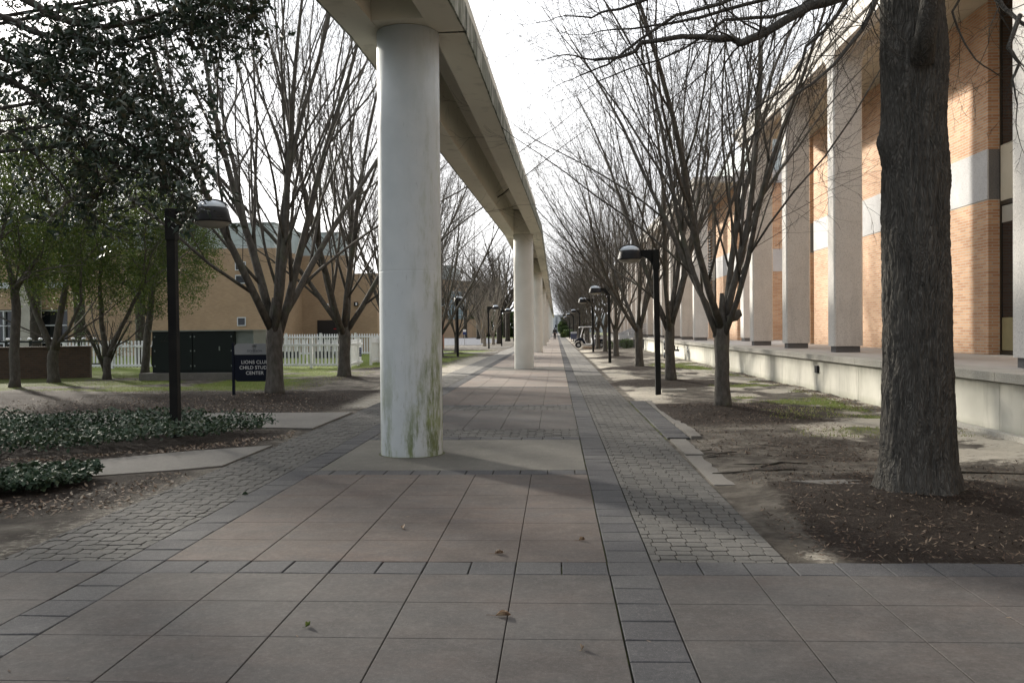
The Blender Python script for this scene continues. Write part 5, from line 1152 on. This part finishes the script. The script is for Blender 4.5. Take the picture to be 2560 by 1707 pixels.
# curved brick building and glass tower across the road
cbd = T('curved_brick_building', 'tall curved tan brick building with a glazed stair tower across the road', 'building', (-25, 210, 0))
pts = [(-60, 195), (-32, 195), (-27, 197), (-22.5, 202), (-19, 209), (-17, 218), (-17, 240), (-60, 240)]
P('wall', MB().prism(pts, 'z', -.1, 12.8), 'tan_brick', cbd, world=True)
P('penthouse', MB().box(-34, 206, 12.805, -24, 225, 16.5), 'metal_roof', cbd, world=True)
tg = P('stair_tower', MB().box(-23.6, 196.2, 2.2, -20.0, 201, 10.0), 'glass_wall', cbd, world=True); b = MB()
for q in range(7): b.box(-23.7, 196.0, 2.2+q*1.28, -19.9, 196.19, 2.35+q*1.28)
for x in (-23.7, -21.9, -20.05): b.box(x, 196.02, 2.36, x+.14, 196.18, 9.87)
P('mullion', b, 'window_frame', tg, world=True)
for k_ in range(5):
    x = -33+k_*1.9; o = P('window', MB().box(x, 194.9, 6.8, x+1.2, 194.99, 8.6), 'window_frame', cbd, world=True); P('pane', MB().box(x+.1, 194.85, 6.9, x+1.1, 194.89, 8.5), 'dark_glass', o, world=True)
bl = T('brick_block', 'low plain brick block with flat top across the road', 'building', (-20, 178, 0))
P('wall', MB().prism([(-28, 174), (-16.3, 174), (-14.2, 182), (-28, 182)], 'z', -.1, 3.55), 'tan_brick', bl, world=True); P('coping', MB().prism([(-28.1, 173.9), (-16.25, 173.9), (-14.1, 182.1), (-28.1, 182.1)], 'z', 3.554, 3.66), 'tan_brick', bl, world=True)
ps = T('parking_sign', 'small white and blue parking sign on a thin post by the road', 'sign', (-9.5, 93, 0)); P('post', MB().box(-9.53, 93, -.1, -9.47, 93.05, 1.6), 'galv_rail', ps, world=True)
P('upper_panel', MB().box(-9.66, 92.95, 1.38, -9.34, 92.99, 1.62), 'white_paint', ps, world=True); P('lower_panel', MB().box(-9.68, 92.95, 1.08, -9.32, 92.99, 1.375), 'navy_bright', ps, world=True)
fe = T('white_building', 'distant white building with upright fins closing the end of the path', 'building', (4, 345, 0)); P('wall', MB().box(-14, 345, -.1, 22, 360, 7), 'white_wall', fe, world=True)
for q in range(20): P('fin', MB().box(-13.5+q*1.8, 343.8, 0, -12.8+q*1.8, 344.98, 7.05), 'white_wall', fe, world=True)
# ------------------------------------------------------------ standpipe at the terrace wall
sp_ = T('fire_connection', 'dark iron pipe assembly with valve wheels in front of the terrace wall', 'standpipe', (6.0, 44.8, 0))
b = MB(); b.tube([(5.78, 44.8, -.05), (5.78, 44.8, .85)], [.07, .07], 12); b.tube([(5.35, 44.8, .62), (5.9, 44.8, .62)], [.12, .12], 12); b.tube([(5.35, 44.8, .25), (5.8, 44.8, .25)], [.16, .16], 12); P('pipe', b, 'iron', sp_, True, world=True)
b = MB(); b.tube([(5.35, 44.8, .85), (5.7, 44.8, .85)], [.13, .13], 14); P('drum', b, 'iron', sp_, True, world=True)
b = MB(); b.tube([(5.8, 44.8, .5), (6.1, 44.8, .48)], [.05, .05], 10); b.tube([(6.02, 44.8, .45), (6.02, 44.8, .66)], [.035, .02], 8); b.lathe([(.1, .66), (.1, .68)], 6.02, 44.8, 12); P('valve', b, 'iron', sp_, True, world=True)
b = MB(); b.tube([(5.82, 44.8, .85), (5.82, 44.8, 1.12)], [.04, .025], 8); b.tube([(5.5, 44.8, .98), (5.5, 44.8, 1.1)], [.03, .03], 8); b.lathe([(.09, 1.1), (.09, 1.12)], 5.82, 44.8, 12); P('valve', b, 'iron', sp_, True, world=True)
# ------------------------------------------------------------ golf cart, facing the path
gc = T('golf_cart', 'navy golf cart with white roof parked nose to the path under the right trees', 'golf cart', (1.85, 74.6, 0))
def G(name, mb, mat, par=None, **k): return P(name, mb, mat, par or gc, **k)
G('body', MB().prism([(-.32, .42), (-.30, .62), (-.05, .80), (.32, .86), (.42, .72), (.62, .36), (.45, .34), (.30, .58), (-.02, .62), (-.22, .52), (-.26, .40)], 'y', -.55, .55), 'navy', bevel=.03)
G('floor', MB().box(.55, -.55, .26, 1.62, .55, .36), 'white_paint', bevel=.02)
G('rear_body', MB().prism([(1.45, .36), (1.5, .74), (2.25, .74), (2.35, .40), (2.1, .40), (1.95, .52), (1.72, .52), (1.6, .36)], 'y', -.55, .55), 'navy', bevel=.03)
G('seat', MB().box(1.12, -.5, .37, 1.55, .5, .68).box(1.08, -.52, .681, 1.6, .52, .80), 'white_paint', bevel=.03)
G('backrest', MB().prism([(1.52, .82), (1.64, .82), (1.72, 1.16), (1.62, 1.16)], 'y', -.5, .5), 'white_paint', bevel=.02)
for s_ in (-.5, .5):
    b = MB(); b.tube([(.42, s_, .72), (.18, s_, .9), (.42, s_, 1.72)], [.022]*3, 8); b.tube([(.42, s_, .86), (.62, s_, .36)], [.025]*2, 8); G('roof_post', b, 'white_paint')
    b = MB(); b.tube([(1.68, s_, .74), (1.72, s_, 1.72)], [.022]*2, 8); G('roof_post', b, 'white_paint')
G('roof', MB().prism([(.02, 1.68), (.10, 1.77), (1.9, 1.80), (1.98, 1.72)], 'y', -.58, .58), 'white_paint', bevel=.02)
b = MB(); b.tube([(.52, -.22, .85), (.75, -.22, 1.02)], [.02]*2, 8); b.tube([(.75+.03*math.cos(q/8*6.283)-.06*math.cos(q/8*6.283), -.22+.17*math.cos(q/8*6.283), 1.02+.15*math.sin(q/8*6.283)) for q in range(9)], [.014]*9, 6); G('steering_wheel', b, 'rubber')
for s_ in (-.42, .42): b = MB(); b.tube([(-.25, s_, .60), (-.2, s_, .60)], [.06, .06], 10); G('headlight', b, 'white_paint')
for wx in (0, 1.85):
    for s_ in (-.56, .56):
        ty = MB(); n0 = 0
        for q in range(24):
            a = q/24*2*math.pi
            for (rr, yy) in ((.13, -.08), (.23, -.09), (.25, -.05), (.25, .05), (.23, .09), (.13, .08)): ty.v.append((wx+rr*math.cos(a), s_+yy, .25+rr*math.sin(a)))
        for q in range(24):
            for i_ in range(6): ty.f.append((q*6+i_, q*6+(i_+1) % 6, ((q+1) % 24)*6+(i_+1) % 6, ((q+1) % 24)*6+i_))
        w_ = G('wheel', ty, 'rubber', smooth=True); rm = MB(); rm.tube([(wx, s_-.06, .25), (wx, s_+.06, .25)], [.13, .13], 16); rm.tube([(wx, s_-.075, .25), (wx, s_+.075, .25)], [.05, .05], 10); P('rim', rm, 'galv_rail', w_)
bn = T('litter_bin', 'navy litter bin with a white band between two trunks behind the golf cart', 'bin', (3.25, 71, 0)); P('body', MB().lathe([(.23, 0), (.26, .05), (.26, 1.05), (.2, 1.12), (.001, 1.13)], 0, 0, 20), 'navy', bn, True); P('band', MB().lathe([(.262, .78), (.265, .79), (.265, .86), (.262, .87)], 0, 0, 20, False), 'white_paint', bn, True)
st_ = T('display_stand', 'navy ribbed stand with pale top beyond the golf cart', 'stand', (2.1, 112, 0)); P('body', MB().box(1.85, 111.8, .3, 2.6, 112.3, 1.0), 'navy_bright', st_, world=True, bevel=.02); P('top', MB().box(1.88, 111.8, 1.003, 2.6, 112.3, 1.22), 'white_wall', st_, world=True)
b = MB(); [b.box(1.87, 111.77, .42+q*.16, 2.58, 111.79, .46+q*.16) for q in range(4)]; P('slats', b, 'sign_grey', st_, world=True)
for x in (1.87, 2.52): P('leg', MB().box(x, 111.9, -.05, x+.06, 112.2, .298), 'red_brick', st_, world=True)
b = MB(); c_ = []
nr = np.random.default_rng(8); n = 700; p_ = np.stack([nr.uniform(2.1, 3.3, n), nr.uniform(69.6, 71.6, n), nr.uniform(.01, .16, n)], 1)
v_, f_ = leaves(p_, nr.normal(0, 1, (n, 3))*[1, 1, .3], .22, .012, nr); o = bpy.data.objects.new('straw', npmesh('straw', v_, f_, 'dead_leaf')); COL.objects.link(o); tag(o, 'yellow straw and dead leaves heaped in front of the golf cart', 'straw', kind='stuff')
bp_ = T('street_banner', 'dark blue banner on a slim post far down the path', 'banner', (-.15, 182, 0)); P('post', MB().box(.14, 182, -.1, .2, 182.06, 4.0), 'black_metal', bp_, world=True); P('banner', MB().prism([(-.18, 1.9), (.12, 1.85), (.13, 2.35), (.02, 2.5), (-.16, 2.4)], 'y', 182, 182.04), 'navy', bp_, world=True)
# ------------------------------------------------------------ person walking away
def skin_mesh(name, joints, edges, mat, parent, lv=2):
    me = bpy.data.meshes.new(name); me.from_pydata([j[:3] for j in joints], edges, []); me.materials.append(M[mat])
    o = bpy.data.objects.new(name, me); COL.objects.link(o); o.parent = parent
    o.modifiers.new('skin', 'SKIN'); sv = me.skin_vertices[0].data
    for i_, j in enumerate(joints): sv[i_].radius = (j[3], j[4] if len(j) > 4 else j[3])
    sv[0].use_root = True; sb = o.modifiers.new('sub', 'SUBSURF'); sb.levels = lv; sb.render_levels = lv
    return o
ps_ = T('person', 'person in black jacket and trousers with a grey backpack walking away down the path', 'person', (-.17, 135, 0))
J = [(0, 0, .95, .15, .11), (0, 0, 1.15, .14, .10), (0, 0, 1.38, .17, .11), (0, 0, 1.50, .06, .06), (0, 0, 1.56, .055, .055), (0, .01, 1.66, .085, .10), (0, .01, 1.74, .06, .07),
 (-.19, 0, 1.42, .06), (-.26, -.02, 1.14, .048), (-.27, .06, .88, .036), (-.27, .08, .80, .035), (.19, 0, 1.42, .06), (.26, .0, 1.14, .048), (.28, -.08, .88, .036), (.28, -.09, .80, .035),
 (-.09, 0, .88, .09), (-.10, .06, .50, .062), (-.10, -.08, .10, .045), (-.10, .06, .04, .04), (.09, 0, .88, .09), (.10, -.03, .50, .062), (.10, .04, .09, .045), (.10, .17, .04, .04)]
E = [(0, 1), (1, 2), (2, 3), (3, 4), (4, 5), (5, 6), (2, 7), (7, 8), (8, 9), (9, 10), (2, 11), (11, 12), (12, 13), (13, 14), (0, 15), (15, 16), (16, 17), (17, 18), (0, 19), (19, 20), (20, 21), (21, 22)]
bdy = skin_mesh('body', J, E, 'skin', ps_)
skin_mesh('jacket', [(0, 0, .92, .19, .14), (0, 0, 1.15, .18, .13), (0, 0, 1.40, .20, .14), (0, 0, 1.49, .10, .09), (-.19, 0, 1.43, .085), (-.26, -.02, 1.14, .07), (-.27, .06, .87, .058), (.19, 0, 1.43, .085), (.26, 0, 1.14, .07), (.28, -.08, .87, .058)], [(0, 1), (1, 2), (2, 3), (2, 4), (4, 5), (5, 6), (2, 7), (7, 8), (8, 9)], 'cloth_dark', ps_)
skin_mesh('trousers', [(0, 0, .95, .17, .13), (-.09, 0, .86, .11), (-.10, .06, .50, .085), (-.10, -.07, .12, .07), (.09, 0, .86, .11), (.10, -.03, .50, .085), (.10, .05, .12, .07)], [(0, 1), (1, 2), (2, 3), (0, 4), (4, 5), (5, 6)], 'cloth_dark', ps_)
P('backpack', MB().box(-.14, -.27, 1.02, .14, -.13, 1.45), 'cloth_grey', ps_, bevel=.04)
P('hair', MB().lathe([(.001, 1.80), (.06, 1.79), (.10, 1.74), (.11, 1.66), (.09, 1.58), (.001, 1.56)], 0, -.02, 14), 'hair', ps_, True)
for x, y in ((-.10, .02), (.10, .10)): P('shoe', MB().box(x-.05, y-.1, 0, x+.05, y+.16, .09), 'rubber', ps_, bevel=.03)
